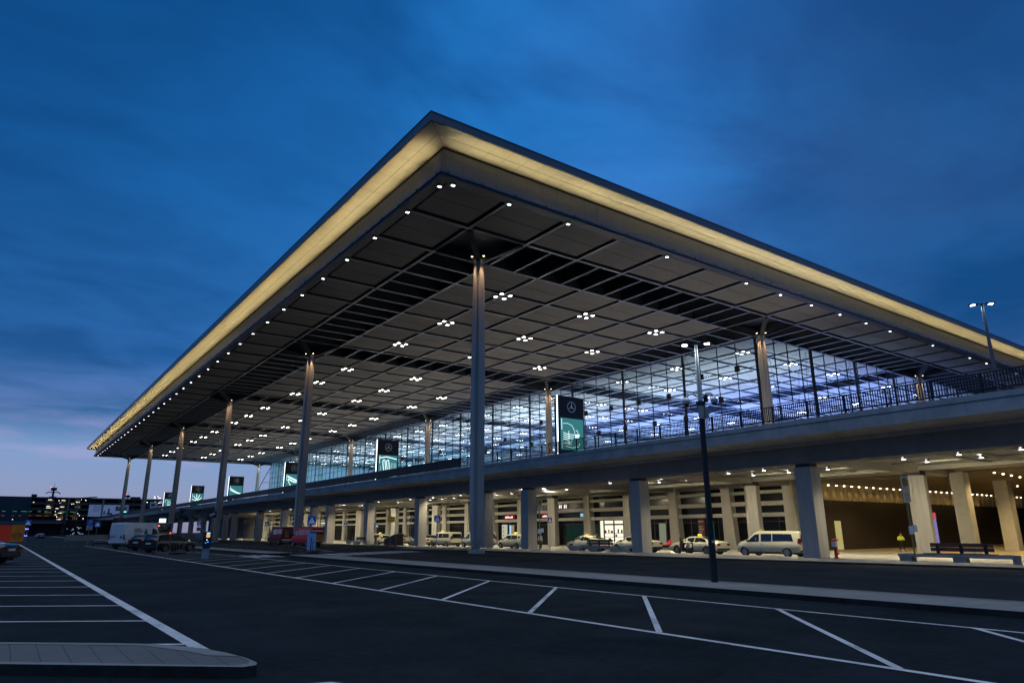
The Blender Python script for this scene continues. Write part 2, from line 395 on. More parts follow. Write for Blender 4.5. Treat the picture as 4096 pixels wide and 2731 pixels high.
# zebra crossing over the road, skewed
for i in range(8):
    x_ = -4.1+i*1.62; yb = 7.6+(x_+4.2)*.72
    mk.face([(x, y, gz(x)+.012) for x, y in ((x_, yb), (x_+.85, yb), (x_+.85, yb+4.6), (x_, yb+4.6))])
for i in range(3): mk.face([(x, y, .012) for x, y in ((-8.75+i*.75, 8.4), (-8.3+i*.75, 8.4), (-8.3+i*.75, 13.0), (-8.75+i*.75, 13.0))])
for i in range(44): line(.5, 19.6+i*3, .5, 20.9+i*3, .12, .012)
line(10.5, 60, 1.0, 19.2, .14, .012); line(11.2, 29, 3.8, 46, .12, .012); line(3.8, 46, 3.8, 230, .12, .012)
for i in range(10): line(-3.2, 46+i*6, -3.2, 49+i*6, .3, .012)
mk.face([(-20.05, -31.75, .012), (-19.55, -31.9, .012), (-19.2, -32.6, .012), (-19.7, -32.8, .012)])
tag(mk.build('lane_marking', whitepaint), kind='structure')
# dark repair patches and an inspection cover
def wear(m, under, lo=.36, hi=.46, sc=14):
    t = m.node_tree; b = t.nodes['Principled BSDF']; src = b.inputs['Base Color'].links[0].from_socket
    c = t.nodes.new('ShaderNodeTexCoord'); n = t.nodes.new('ShaderNodeTexNoise'); n.inputs['Scale'].default_value = sc; n.inputs['Detail'].default_value = 8; n.inputs['Roughness'].default_value = .75; t.links.new(c.outputs['Object'], n.inputs['Vector'])
    n2_ = t.nodes.new('ShaderNodeTexNoise'); n2_.inputs['Scale'].default_value = .5; t.links.new(c.outputs['Object'], n2_.inputs['Vector'])
    a = t.nodes.new('ShaderNodeMath'); a.operation = 'MULTIPLY_ADD'; a.inputs[1].default_value = .45; t.links.new(n2_.outputs[0], a.inputs[0]); 
    h = t.nodes.new('ShaderNodeMath'); h.operation = 'MULTIPLY'; h.inputs[1].default_value = .6; t.links.new(n.outputs[0], h.inputs[0]); t.links.new(h.outputs[0], a.inputs[2])
    r = t.nodes.new('ShaderNodeMapRange'); r.inputs[1].default_value = lo; r.inputs[2].default_value = hi; t.links.new(a.outputs[0], r.inputs[0])
    x = t.nodes.new('ShaderNodeMix'); x.data_type = 'RGBA'; t.links.new(r.outputs[0], x.inputs[0]); x.inputs[6].default_value = (*under, 1); t.links.new(src, x.inputs[7]); t.links.new(x.outputs[2], b.inputs['Base Color'])
wear(whitepaint, (.10, .12, .13), .36, .50)
def veins(m, col, sc=.28, w=.012):
    """thin cracks and tar seams in the asphalt"""
    t = m.node_tree; b = t.nodes['Principled BSDF']; src = b.inputs['Base Color'].links[0].from_socket
    c = t.nodes.new('ShaderNodeTexCoord'); n = t.nodes.new('ShaderNodeTexNoise'); n.inputs['Scale'].default_value = 1.5; n.inputs['Detail'].default_value = 5; t.links.new(c.outputs['Object'], n.inputs['Vector'])
    ad = t.nodes.new('ShaderNodeVectorMath'); ad.operation = 'MULTIPLY_ADD'; ad.inputs[1].default_value = (.7, .7, .7); t.links.new(n.outputs[1], ad.inputs[0]); t.links.new(c.outputs['Object'], ad.inputs[2])
    v = t.nodes.new('ShaderNodeTexVoronoi'); v.feature = 'DISTANCE_TO_EDGE'; v.inputs['Scale'].default_value = sc; t.links.new(ad.outputs[0], v.inputs['Vector'])
    r = t.nodes.new('ShaderNodeMapRange'); r.inputs[1].default_value = 0; r.inputs[2].default_value = w; r.inputs[3].default_value = .55; r.inputs[4].default_value = 0; t.links.new(v.outputs['Distance'], r.inputs[0])
    x = t.nodes.new('ShaderNodeMix'); x.data_type = 'RGBA'; t.links.new(r.outputs[0], x.inputs[0]); t.links.new(src, x.inputs[6]); x.inputs[7].default_value = (*col, 1); t.links.new(x.outputs[2], b.inputs['Base Color'])
    s = t.nodes.new('ShaderNodeTexNoise'); s.inputs['Scale'].default_value = .35; s.inputs['Detail'].default_value = 4; t.links.new(c.outputs['Object'], s.inputs['Vector'])
    q_ = t.nodes.new('ShaderNodeMapRange'); q_.inputs[1].default_value = .35; q_.inputs[2].default_value = .65; q_.inputs[3].default_value = .94; q_.inputs[4].default_value = .74; t.links.new(s.outputs[0], q_.inputs[0]); t.links.new(q_.outputs[0], b.inputs['Roughness'])
veins(asphalt, (.003, .006, .008)); veins(asphalt_road, (.004, .007, .009), .2)
dk = mat('asphalt_patch', (.005, .010, .013), .9, 0, .2, 8, spec=.1)
pt = MB()
for x, y, a, b in [(-11.5, -16, 1.8, .4), (-17.5, 3, 1.5, 1.0), (2, -6, 2.5, 1.0), (6, 4, 1.2, 3.0)]:
    pt.face([(x-a, y-b, gz(x)+.0065), (x+a, y-b*.8, gz(x)+.0065), (x+a*.9, y+b, gz(x)+.0065), (x-a, y+b*.9, gz(x)+.0065)])
tag(pt.build('asphalt_repair', dk), kind='structure')
# ------------------------------------------------------------------ TERMINAL: roof
MM = 6.25; NX, NY = 24, 38; RX, RY = NX*MM, NY*MM; CZ = 27.2
term = thing('terminal_building', 'glass fronted airport terminal under a vast flat roof with a golden lit edge', 'terminal')
b = MB()
b.box(-.1, RX+.1, -.1, RY+.1, 28.55, 29.70, 0)
b.build('roof_slab', ceil_back, term)
so = MB(); O = 2.7
so.face([(-O, -O, 29.69), (-.1, -.1, 29.69), (-.1, RY+.1, 29.69), (-O, RY+O, 29.69)], 0)
so.face([(-O, -O, 29.69), (RX+O, -O, 29.69), (RX+.1, -.1, 29.69), (-.1, -.1, 29.69)], 1)
so.face([(-.1, RY+.1, 29.69), (RX+.1, RY+.1, 29.69), (RX+O, RY+O, 29.69), (-O, RY+O, 29.69)], 1)
so.face([(RX+.1, -.1, 29.69), (RX+O, -O, 29.69), (RX+O, RY+O, 29.69), (RX+.1, RY+.1, 29.69)], 0)
# mid seam lines
so.build('eaves_soffit', [soffit_m, soffit_m2], term)
sm = MB()
sm.box(-1.42, -1.39, -1.4, RY+1.4, 29.675, 29.687); sm.box(-1.39, RX+1.4, -1.42, -1.39, 29.675, 29.687)
sm.prism([(-O, -O-.0, 29.676), (-O+.04, -O, 29.676), (-.1, -.14, 29.676), (-.1, -.1, 29.676)], (0, 0, .01))
sm.build('soffit_seam', mat('seam', (.12, .11, .08), .7), term)
ro = MB()
ro.box(-O-.02, -O+.1, -O-.02, RY+O, 29.66, 30.33, 0); ro.box(-O+.1, RX+O, -O-.02, -O+.1, 29.66, 30.33, 1)
ro.box(-O+.1, RX+O, RY+O-.1, RY+O, 29.66, 30.33, 1); ro.box(RX+O-.1, RX+O, -O+.1, RY+O-.1, 29.66, 30.33, 0)
ro.box(-O+.1, RX+O-.1, -O+.1, RY+O-.1, 29.72, 30.28, 1)
ro.box(-O-.06, -O+.02, -O-.06, RY+O, 30.33, 30.40, 2); ro.box(-O+.02, RX+O, -O-.06, -O+.02, 30.33, 30.40, 2)
ro.build('roof_edge', [fasc_out, fasc_out2, steel_dk], term)
fi = MB()
fi.box(-.16, -.1, -.16, RY+.16, 27.33, 29.685, 0); fi.box(-.1, RX+.1, -.16, -.1, 27.33, 29.685, 1); fi.box(-.1, RX+.1, RY+.1, RY+.16, 27.33, 29.685, 1)
fi.build('inner_fascia', [fasc_in, fasc_in2], term)
sh = MB()
sh.box(-.22, -.16, -.22, RY+.2, 29.52, 29.66, 0); sh.box(-.16, RX+.1, -.22, -.16, 29.52, 29.66, 0)
sh.build('shadow_gap', bearing, term)
lg = MB()
lg.box(-.62, -.165, -.62, RY+.3, 27.30, 27.36, 0); lg.box(-.165, RX+.1, -.62, -.165, 27.30, 27.36, 0)
lg.box(-.62, -.59, -.62, RY+.3, 27.36, 27.50, 0); lg.box(-.59, RX+.1, -.62, -.59, 27.36, 27.50, 0)
for i in range(int(RY/3.125)): lg.box(-.66, -.62, i*3.125-.06, i*3.125+.06, 27.28, 27.46, 1)
for i in range(int(RX/3.125)): lg.box(i*3.125-.06, i*3.125+.06, -.66, -.62, 27.28, 27.46, 1)
lg.box(-.5, .35, -.5, RY, 27.06, 27.29, 2); lg.box(.35, RX, -.5, .35, 27.06, 27.29, 2)
lg.build('light_ledge', [beam_m, bearing, steel_dk], term)
WARM = (1, .80, .40)
runs = [(i*MM/2, .5, 22*random.uniform(.94, 1.06)) for i in range(20)]+[(i*MM, 4, 4*44) for i in range(10, 38, 4)]
for y0, n_, e_ in runs:
    lamp('AREA', 'cove_lamp', (-.42, y0+n_*MM/2, 27.52), e_, WARM, term, shape='RECTANGLE', size=.10 if n_ == .5 else .24, size_y=n_*MM-(.7 if n_ == .5 else .2), spread=R(90))
for i in range(0, NX, 3):
    lamp('AREA', 'cove_lamp', ((i+1.5)*MM, -.42, 27.52), 3*38, WARM, term, shape='RECTANGLE', size=3*MM-.2, size_y=.10, spread=R(90))
for o in list(term.children):
    if o.type == 'LIGHT' and o.data.size < 1:   # long axis along Y
        d = Vector((-.6, 0, 1)).normalized(); z = -d; y = Vector((0, 1, 0)); x = y.cross(z)
        o.rotation_euler = Matrix((x, y, z)).transposed().to_euler()
    elif o.type == 'LIGHT':
        d = Vector((0, -.6, 1)).normalized(); z = -d; x = Vector((1, 0, 0)); y = z.cross(x)
        o.rotation_euler = Matrix((x, y, z)).transposed().to_euler()
# ceiling: panels, beams, dark louvre bands
band = lambda i: i % 7 == 1
louv = lambda i, j: i > 0 and j > 0 and (band(i) or band(j))
pn = MB(); g_ = .42
for i in range(NX):
    for j in range(NY):
        if louv(i, j): continue
        x0, x1, y0, y1 = i*MM+g_, (i+1)*MM-g_, j*MM+g_, (j+1)*MM-g_; ym = (y0+y1)/2
        if i == 0: x0 = .75
        if j == 0: y0 = .75
        dz = random.uniform(-.006, .006)
        for a, c in ((y0, ym-.035), (ym+.035, y1)):
            pn.box(x0, x1, a, c, 27.30+dz, 27.36+dz)
pn.build('ceiling_panels', ceil_panel, term)
sl = MB()
for i in range(NX):
    for j in range(NY):
        if louv(i, j): continue
        ym = (j+.5)*MM; sl.box(i*MM+g_+.35, (i+1)*MM-g_, ym-.022, ym+.022, 27.37, 27.40)
sl.build('panel_rail', mat('panel_rail_m', (.5, .5, .5), .4), term)
bmx = MB()
for j in range(0, NY+1): bmx.box(.1, RX, j*MM-.15, j*MM+.15, 27.12, 27.20, 0); bmx.box(.1, RX, j*MM-.05, j*MM+.05, 27.20, 28.54, 1)
for j in range(1, NY):
    if not band(j):
        for i in range(NX):
            if band(i):
                bmx.box(i*MM+.16, (i+1)*MM-.16, (j+.5)*MM-.13, (j+.5)*MM+.13, 27.13, 27.20, 0); bmx.box(i*MM+.16, (i+1)*MM-.16, (j+.5)*MM-.04, (j+.5)*MM+.04, 27.2, 28.54, 1)
for i in range(0, NX+1): bmx.box(i*MM-.15, i*MM+.15, .1, RY, 27.135, 27.215, 0); bmx.box(i*MM-.05, i*MM+.05, .1, RY, 27.215, 28.53, 1)
for i in range(1, NX):
    if not band(i):
        for j in range(NY):
            if band(j):
                bmx.box((i+.5)*MM-.13, (i+.5)*MM+.13, j*MM+.16, (j+1)*MM-.16, 27.13, 27.20, 0); bmx.box((i+.5)*MM-.04, (i+.5)*MM+.04, j*MM+.16, (j+1)*MM-.16, 27.2, 28.54, 1)
bmx.build('ceiling_beams', [beam_m, steel_dk], term)
# small lamps along the roof edge, groups of four over the canopy
el = MB().box(-.17, .17, -.13, .13, -.05, .05, 0).box(-.13, .13, -.10, .10, -.062, -.05, 1)
elm = el.build('edge_lamp', [steel_dk, lamp_d], term); elm.location = (.25, MM, 27.0)
def cp(o, loc): c = o.copy(); COL.objects.link(c); c.location = loc; return c
for j in range(2, NY): cp(elm, (.25, j*MM, 27.0))
cp(elm, (.2, .95, 27.0)); cp(elm, (.95, .2, 27.0))
for i in range(1, NX):
    if i not in (3, 5, 12, 14, 17, 19): cp(elm, (i*MM, .25, 27.0))
qd = MB()
for a in (-1, 1):
    for c in (-1, 1):
        qd.box(a*.58-.26, a*.58+.26, c*.58-.26, c*.58+.26, -.05, .05, 0); qd.box(a*.58-.17, a*.58+.17, c*.58-.17, c*.58+.17, -.062, -.05, 1)
qdl = [2+7*n+a for n in range(0, 3) for a in (1, 3, 5)]
qdj = [2+7*n+a for n in range(0, 6) for a in (1, 3, 5) if 2+7*n+a < NY]
qdm = qd.build('ceiling_light', [bearing, lamp_w], term); qdm.location = (3*MM, 3*MM, 27.05)
rest = MB()
for i in qdl:
    for j in qdj:
        if (i, j) == (3, 3): continue
        if i <= 14: cp(qdm, (i*MM, j*MM, 27.05))
        else:
            for a in (-1, 1):
                for c in (-1, 1):
                    x, y = i*MM+a*.5, j*MM+c*.5; rest.box(x-.28, x+.28, y-.28, y+.28, 27.0, 27.1, 0); rest.box(x-.2, x+.2, y-.2, y+.2, 26.988, 27.0, 1)
tag(rest.build('far_ceiling_lights', [bearing, lamp_w], term), kind='stuff')
# ------------------------------------------------------------------ columns
def octo(w, ch, z, gr=.22, gd=.30):
    """plan of the shaft: a square with deep corner flutes"""
    h = w/2; a = h-ch
    pts = []
    for k_ in range(4):
        c_, s_ = math.cos(k_*math.pi/2), math.sin(k_*math.pi/2)
        for x, y in ((h, -a), (h, a), (a*.92, a+ch*.06), (a+ch*.06, a*.92)):
            pts.append((x*c_-y*s_, x*s_+y*c_, z))
    return pts
def column(parent, base_z):
    root = D.objects.new('column', None); COL.objects.link(root); root.parent = parent
    lev = [(base_z+.42, .62), (base_z+.9, .88), (base_z+3, 1.10), (11, 1.16), (17, 1.12), (22, 1.0), (25.9, .86)]
    m = MB(); rings = [m._a(octo(w, w*.26, z)) for z, w in lev]; n = 16
    for a, c in zip(rings, rings[1:]):
        for i in range(n): m.f.append((a+i, a+(i+1) % n, c+(i+1) % n, c+i)); m.m.append(0)
    m.f.append(tuple(rings[0]+i for i in range(n-1, -1, -1))); m.m.append(0); m.f.append(tuple(rings[-1]+i for i in range(n))); m.m.append(0)
    m.build('shaft', col_m, root)
    ft = MB().tube((0, 0, base_z+.10), (0, 0, base_z+.45), .30, .45, 12).box(-.50, .50, -.50, .50, base_z-.25, base_z+.10)
    ft.build('foot', col_m, root)
    cap = MB()
    for a in (-1, 1):
        for c in (-1, 1):
            p = Vector((a*.30, c*.30, 25.85)); q_ = Vector((a*2.95, c*2.95, 27.05)); d = (q_-p).normalized(); s_ = Vector((-a*c*1.0, 1, 0)).normalized() if a*c > 0 else Vector((1, 1, 0)).normalized()
            cap.prism([p-s_*.10+Vector((0, 0, -.10)), p+s_*.10+Vector((0, 0, -.10)), p+s_*.10+Vector((0, 0, .75)), p-s_*.10+Vector((0, 0, .75))], q_-p)
            cap.prism([p-s_*.2+Vector((0, 0, -.16)), p+s_*.2+Vector((0, 0, -.16)), q_+s_*.32+Vector((0, 0, -.02)), q_-s_*.32+Vector((0, 0, -.02))], (0, 0, .07))
    cap.box(-2.95, 2.95, -2.95, 2.95, 28.30, 28.50)
    cap.tube((0, 0, 25.9), (0, 0, 26.5), .42, .3, 10)
    cap.build('capital', steel_dk, root)
    sp = MB()
    for a, c in ((1, 0), (-1, 0), (0, 1), (0, -1)):
        sp.box(a*.78-.09, a*.78+.09, c*.78-.09, c*.78+.09, 26.12, 26.24, 0); sp.box(a*.78-.055, a*.78+.055, c*.78-.055, c*.78+.055, 26.10, 26.12, 1)
    sp.build('spotlight', [bearing, lamp_y], root)
    return root
colA = column(term, .02); colA.location = (1.5*MM, 1.5*MM, 0)
colB = column(term, 8.3); colB.location = (8.5*MM, 1.5*MM, 0)
def cpt(o, loc):
    def rec(o, par):
        c = o.copy(); COL.objects.link(c); c.parent = par
        for ch in o.children: rec(ch, c)
        return c
    c = rec(o, term); c.location = loc; return c
for j in range(1, 6): cpt(colA, (1.5*MM, (1.5+7*j)*MM, 0))
for i in (1, 2, 3):
    for j in range(6):
        if (i, j) != (1, 0): cpt(colB, ((1.5+7*i)*MM, (1.5+7*j)*MM, 0))
for i, j in [(0, j) for j in range(6)]+[(1, j) for j in range(6)]+[(2, 0)]:
    x, y = (1.5+7*i)*MM, (1.5+7*j)*MM
    for a, c in ((-1, 0), (0, -1), (1, 0)):
        lamp('SPOT', 'column_lamp', (x+a*1.0, y+c*1.0, 26.05), 650 if j < 4 else 550, (1, .62, .32), term, spot_size=R(56), spot_blend=.9, shadow_soft_size=.06, dir=(-a*.085, -c*.085, -1))
# unseen fill lamps in boxes on the upper road, added to brighten the roof ceiling
up0 = None
for n_ in range(-1, 16):
    y = 6+n_*14.6
    for x in (37.0, 49.5):
        if up0 is None: up0 = MB().box(-.5, .5, -.25, .25, 8.28, 8.55, 0).box(-.42, .42, -.18, .18, 8.55, 8.56, 1).build('canopy_fill_box', [bearing, lamp_w], term); up0.location = (x, y, 0)
        else: cp(up0, (x, y, 0))
        lamp('AREA', 'canopy_fill_lamp', (x, y, 8.60), 300, (1, .88, .74), term, shape='RECTANGLE', size=.9, size_y=.4, dir=(0, 0, 1))
# ------------------------------------------------------------------ departures hall glass
GX, GY, GE, GB, GT = 57.2, 12.2, 227.0, 8.3, 27.08
gl = MB()
gl.face([(GX, GY, GB), (GX, GE, GB), (GX, GE, GT), (GX, GY, GT)]); gl.face([(GX, GY, GB), (RX-9, GY, GB), (RX-9, GY, GT), (GX, GY, GT)]); MB().box(GX+.5, RX-9, GE, GE+.4, GB, GT).build('hall_end_wall', mat('hall_end', (.32, .36, .36), .6), term)
gl.build('glazing', glass_m, term)
mu = MB(); y = 13.04
k_ = 0
while y < GE:
    if k_ % 4: mu.box(GX-.05, GX+.09, y-.035, y+.035, GB, GT)
    y += 3.19; k_ += 1
x = GX; k_ = 0
while x < RX-9:
    mu.box(x-.035, x+.035, GY-.05, GY+.09, GB, GT); x += 3.19
mu.build('mullions', mull_m, term)
tr = MB(); z = GT-1.95
while z > GB:
    tr.box(GX-.06, GX+.06, GY, GE, z-.045, z+.045); tr.box(GX, RX-9, GY-.06, GY+.06, z-.045, z+.045); z -= 1.97
tr.box(GX-.25, GX+.25, GY-.25, GE, GT-.02, GT+.12); tr.box(GX, RX-9, GY-.25, GY+.25, GT-.02, GT+.12)
tr.build('transoms', mull_m, term)
ms0 = MB().box(-.15, .15, -.13, .13, GB, GT)
for s_ in (-1, 1):   # cable truss beside each mast
    pts = [(.6, 0, GT), (1.5, s_*1.0, GT-3), (1.9, s_*1.35, GT-8), (1.5, s_*1.2, GB+3), (.6, s_*.4, GB)]
    ms0.path(pts, .03, 5)
    for p in pts[1:4]: ms0.tube((.1, 0, p[2]), p, .03, .03, 5)
mst = ms0.build('facade_mast', mull_m, term); mst.location = (GX+.1, 13.04, 0)
y = 13.04+12.76
while y < GE: cp(mst, (GX+.1, y, 0)); y += 12.76
x = GX+12.5
while x < RX-12: c = cp(mst, (x, GY+.1, 0)); c.rotation_euler = (0, 0, R(90)); x += 12.5
bx0 = MB().box(-.14, .10, -.34, .34, -.42, .42).box(-.22, -.14, -.08, .08, -.1, .1).build('wall_mounted_box', bearing, term); bx0.location = (GX-.15, 16.1, 23.3)  # small dark boxes on the glass front, purpose unknown
for y, z in [(22.3, 23.3), (28.7, 21.4), (19.2, 19.4), (35, 21.4), (41.3, 21.4), (47.6, 21.4), (60.2, 21.4), (25.7, 17.6), (38.3, 17.6), (31.9, 17.6), (44.5, 17.6), (63.3, 17.6), (72, 19.4), (79, 17.6), (85, 21.4), (98, 19.4), (104, 17.6), (117, 19.4), (130, 17.6), (143, 19.4)]: cp(bx0, (GX-.15, y, z))
# bowed end frame of the hall
ef = MB()
pts = [(GX+1, GE+.3, GT)]+[(GX+1-4.2*math.sin(math.pi*.5*t), GE+.3+7*math.sin(math.pi*.5*t), GT-18*t) for t in (.2, .4, .6, .8, 1.0)]
ef.path(pts, .12, 6)
for p in pts[1:]: ef.tube(p, (GX, GE, p[2]), .07, .07, 5)
ef.build('end_frame', mull_m, term)
# hall floor, far wall, check in islands (seen only at a glance between the bars)
hf = MB().box(GX-.3, RX-8, GY, GE, 8.32, 8.40).build('hall_floor', mat('terrazzo', (.28, .26, .24), .4), term)
hw = MB().box(RX-9, RX-8.6, GY, GE, 8.4, 27.1).build('hall_back_wall', mat('walnut_wall', (.22, .17, .15), .5), term)
viol = emat('check_in_glow', (.42, .45, 1.0), 5)
for n_ in range(7):
    y = 28+n_*25; it = MB().box(78, 125, y-2.2, y+2.2, 8.4, 11.2, 0).box(77.9, 125.1, y-2.0, y+2.0, 11.2, 11.35, 1)
    it.build('check_in_island', [mat('walnut', (.12, .08, .06), .5), viol], term)
for y, e, cc in [(27, 9500, (.31, .43, 1)), (52, 9500, (.31, .43, 1)), (80, 8500, (.32, .47, 1)), (106, 6500, (.38, .58, 1)), (136, 6000, (.36, .62, 1)), (168, 5500, (.34, .66, .95)), (200, 5500, (.32, .68, .95))]:
    lamp('AREA', 'hall_uplight', (108, y, 11.6), e*(2.1 if y < 30 else 2.9 if y < 60 else 4.2), cc, term, shape='RECTANGLE', size=44, size_y=18, spread=R(120), dir=(0, 0, 1))
    lamp('AREA', 'hall_uplight', (75, y, 9.2), e*(.9 if y < 30 else 1.3 if y < 60 else 3.0), (.55, .66, .78), term, shape='RECTANGLE', size=18, size_y=18, spread=R(105), dir=(0, 0, 1))
for y in (150, 190): lamp('AREA', 'wall_wash', (85, y, 12), 14000, (.25, .7, .95), term, shape='RECTANGLE', size=30, size_y=8, dir=(0, 1, .15))
# ------------------------------------------------------------------ elevated road
via = thing('elevated_road', 'long concrete elevated road with dark railing in front of the terminal', 'viaduct')
VX, V0, V1 = 19.6, -75, 450
pe = [(VX, 7.72), (VX+.55, 7.66), (22.2, 7.60), (22.2, 8.2), (VX+.45, 8.2), (VX+.45, 8.80), (VX-.02, 8.80), (VX-.02, 8.47), (VX, 8.46)]
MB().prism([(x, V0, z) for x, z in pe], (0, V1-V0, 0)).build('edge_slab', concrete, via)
MB().box(VX-.035, VX-.02, V0, V1, 8.44, 8.47).build('drip_line', mat('groove_line', (.05, .055, .06), .8), via)  # thin dark line along the groove in the slab face
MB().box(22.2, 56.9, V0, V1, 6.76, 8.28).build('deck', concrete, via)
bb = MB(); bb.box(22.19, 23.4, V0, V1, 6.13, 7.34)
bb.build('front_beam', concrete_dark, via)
PY = [-12.8+16.25*n for n in (-3, -2, -1, 0, 1, 2)]+[27.9, 43.8, 60.1, 76.2, 83.9, 100.5, 117.0, 137.2, 145.4, 160, 169, 185, 201, 217, 233, 250, 266, 282, 299, 315, 331, 348, 364, 380, 397, 413, 430]
bb = MB(); bb.box(38.7, 39.9, V0, V1, 6.41, 7.34); bb.box(26.1, 26.5, V0, V1, 6.62, 6.80); bb.box(29.6, 30.0, V0, V1, 6.62, 6.80); bb.box(34.4, 34.9, V0, V1, 6.62, 6.80)
for p in sorted(PY): bb.box(23.42, 46, p-.55, p+.55, 6.25, 7.34)
for n_ in range(-5, 22):
    for q_ in (-2, 0, 2): bb.box(23.42, 38.68, 8.85+14.78*n_+q_-.2, 8.85+14.78*n_+q_+.2, 6.62, 6.80)
bb.build('ceiling_ribs', facade_c, via)
pl = MB().box(-.62, .62, -.625, .625, -.5, 5.90, 0).box(-.52, .52, -.52, .52, 5.90, 6.14, 1)
bmesh_src = pl.build('pillar', [concrete_pillar, bearing], via); bmesh_src.location = (22.83, PY[0], 0)
bv = bmesh_src.modifiers.new('bevel', 'BEVEL'); bv.width = .04; bv.segments = 2
for p in PY[1:]: cp(bmesh_src, (22.83, p, 0))
pl2 = MB().prism([(-.95, 0, -.6), (-.3, -.72, -.6), (.5, -.6, -.6), (.5, .6, -.6), (-.3, .72, -.6)], (0, 0, 6.62), 0).box(-.55, .5, -.58, .58, 6.02, 6.42, 1).build('inner_pillar', [concrete_pillar, bearing], via)
pl2.location = (39.5, -29.05, 0)
for p in [-12.8+16.25*n for n in range(0, 12)]: cp(pl2, (39.5, p, 0))
# pipes / brackets hanging below the slab
pp = MB()
for n_ in range(-3, 14):
    for x in (26, 31.5, 36): pp.tube((x, n_*8.1+1.5, 6.75), (x, n_*8.1+1.5, 7.35), .03, .03, 6)
pp.tube((23.9, V0, 6.9), (23.9, 220, 6.9), .05, .05, 6)
pp.build('hanger', black_m, via)
# railing
rl = MB()
RXr = VX+.12
for z, w in ((9.95, .05), (8.98, .03)): rl.box(RXr-w, RXr+w, V0, V1, z-.03, z+.03)
y = V0
while y < 29: rl.box(RXr-.012, RXr+.012, y-.028, y+.028, 8.99, 9.93); y += .15
rl.box(RXr-.012, RXr+.012, 29, V1, 8.93, 9.93)
y = V0
while y < V1: rl.box(RXr-.03, RXr+.06, y-.05, y+.05, 8.74, 9.97); y += 2.6 if y < 100 else 6
rl.build('railing', rail_m, via)
# lamps below the deck: black cans with a bright disc, light also thrown up on the slab
can = MB().tube((0, 0, -.02), (0, 0, .22), .17, .17, 14, 0).tube((0, 0, -.034), (0, 0, -.02), .14, .14, 14, 1).tube((0, 0, .22), (0, 0, .33), .02, .02, 6, 0)
can_o = None
for n_ in range(-3, 13):
    for dy in (-3.55, 0, 3.55):
        for x in (24.5, 28.0, 31.6):
            y = 8.85+14.78*n_+dy
            if y > 205: continue
            if can_o is None:
                can_o = can.build('ceiling_lamp', [bearing, lamp_d], via); can_o.location = (x, y, 6.42); can_o.rotation_euler = (0, 0, 0)
            elif y < 60 or (y < 140 and dy == 0): cp(can_o, (x, y, 6.42))
LW = (1, .87, .57)
for n_ in range(-3, 13):
    yc = 8.85+14.78*n_
    far = yc > 100
    for x in ((24.6, 31.6) if not far else (30,)):
        for dy in ((-3.55, 3.55) if not far else (0,)):
            lamp('SPOT', 'deck_light', (x, yc+dy, 6.36), (1500 if x < 26 else 2500) if not far else 4500, LW, via, spot_size=R(140), spot_blend=.7, shadow_soft_size=.12, dir=(0 if x < 26 else .75, 0, -1))
    if yc < 100:
        for dy in (-3.55, 0, 3.55):
            for x in (24.5, 28.0, 31.6): lamp('POINT', 'slab_glow', (x-.27, yc+dy, 6.52), 10, (1, .97, .9), via, shadow_soft_size=.05)
# ------------------------------------------------------------------ arrivals level frontage
arr = thing('arrivals_frontage', 'pale concrete arrivals level frontage with dark window bands behind the taxi rank', 'building')
FX = 45.65
PI = [3.3+8.13*n for n in range(0, 30)]
pr = MB().prism([(FX, -.62, -.6), (FX, .62, -.6), (FX, .60, 7.34), (FX, -.60, 7.34)], (.95, 0, 0)).prism([(FX+.05, -.95, -.6), (FX+.05, .62, -.6), (FX+.05, .60, 5.0), (FX+.05, -.62, 5.0)], (.88, 0, 0)).build('pier', facade_c, arr)
pr.location = (0, PI[0], 0)
for p in PI[1:]: cp(pr, (0, p, 0))
bd = MB()
for z0, z1 in ((5.56, 5.93), (4.27, 4.74), (3.06, 3.49), (6.36, 7.34)): bd.box(FX+.30, FX+.72, 2.2, 250, z0, z1)
bd.build('spandrel_bands', facade_c, arr)
dg = MB()
dg.box(FX+1.02, FX+1.10, 2.2, 250, -.6, 6.36, 0); dg.build('window_wall', dark_glass, arr)
fr = MB()
for p in PI:
    for o_ in (2.0, 4.06, 6.1): fr.box(FX+.95, FX+1.02, p+o_-.04, p+o_+.04, -.48, 3.06)
    fr.box(FX+.95, FX+1.02, p+.6, p+7.5, 2.5, 2.58)
fr.build('door_frames', black_m, arr)
# lit shop
shop_e = emat('shop_glow', (1, .93, .70), 1.15)
sp = MB().box(FX+.86, FX+.94, 29.0, 33.9, -.45, 2.98)
sp.build('shop_interior', shop_e, arr)
sf = MB()
for y in (29.1, 31.0, 33.0, 33.9): sf.box(FX+.74, FX+.85, y-.09, y+.09, -.45, 2.98)
sf.box(FX+.74, FX+.85, 29.1, 33.0, 2.35, 2.55); sf.box(FX+.74, FX+.85, 29.0, 33.9, 2.98, 3.06)
for z in (.25, .75, 1.25): sf.box(FX+.8, FX+.85, 29.2, 33.0, z, z+.06)
for y, z, w, h in [(29.4, 1.32, .3, .4), (30.1, 1.32, .25, .5), (31.3, 1.32, .4, .3), (32.0, 1.32, .2, .45), (32.6, 1.32, .3, .35), (30.5, .81, .3, .3), (31.7, .31, .5, .3)]: sf.box(FX+.8, FX+.85, y, y+w, z, z+h)
sf.build('shop_frame', black_m, arr)
db = MB().box(FX+.5, FX+.62, 27.2, 28.3, -.45, 2.95).build('dark_panel', bearing, arr)
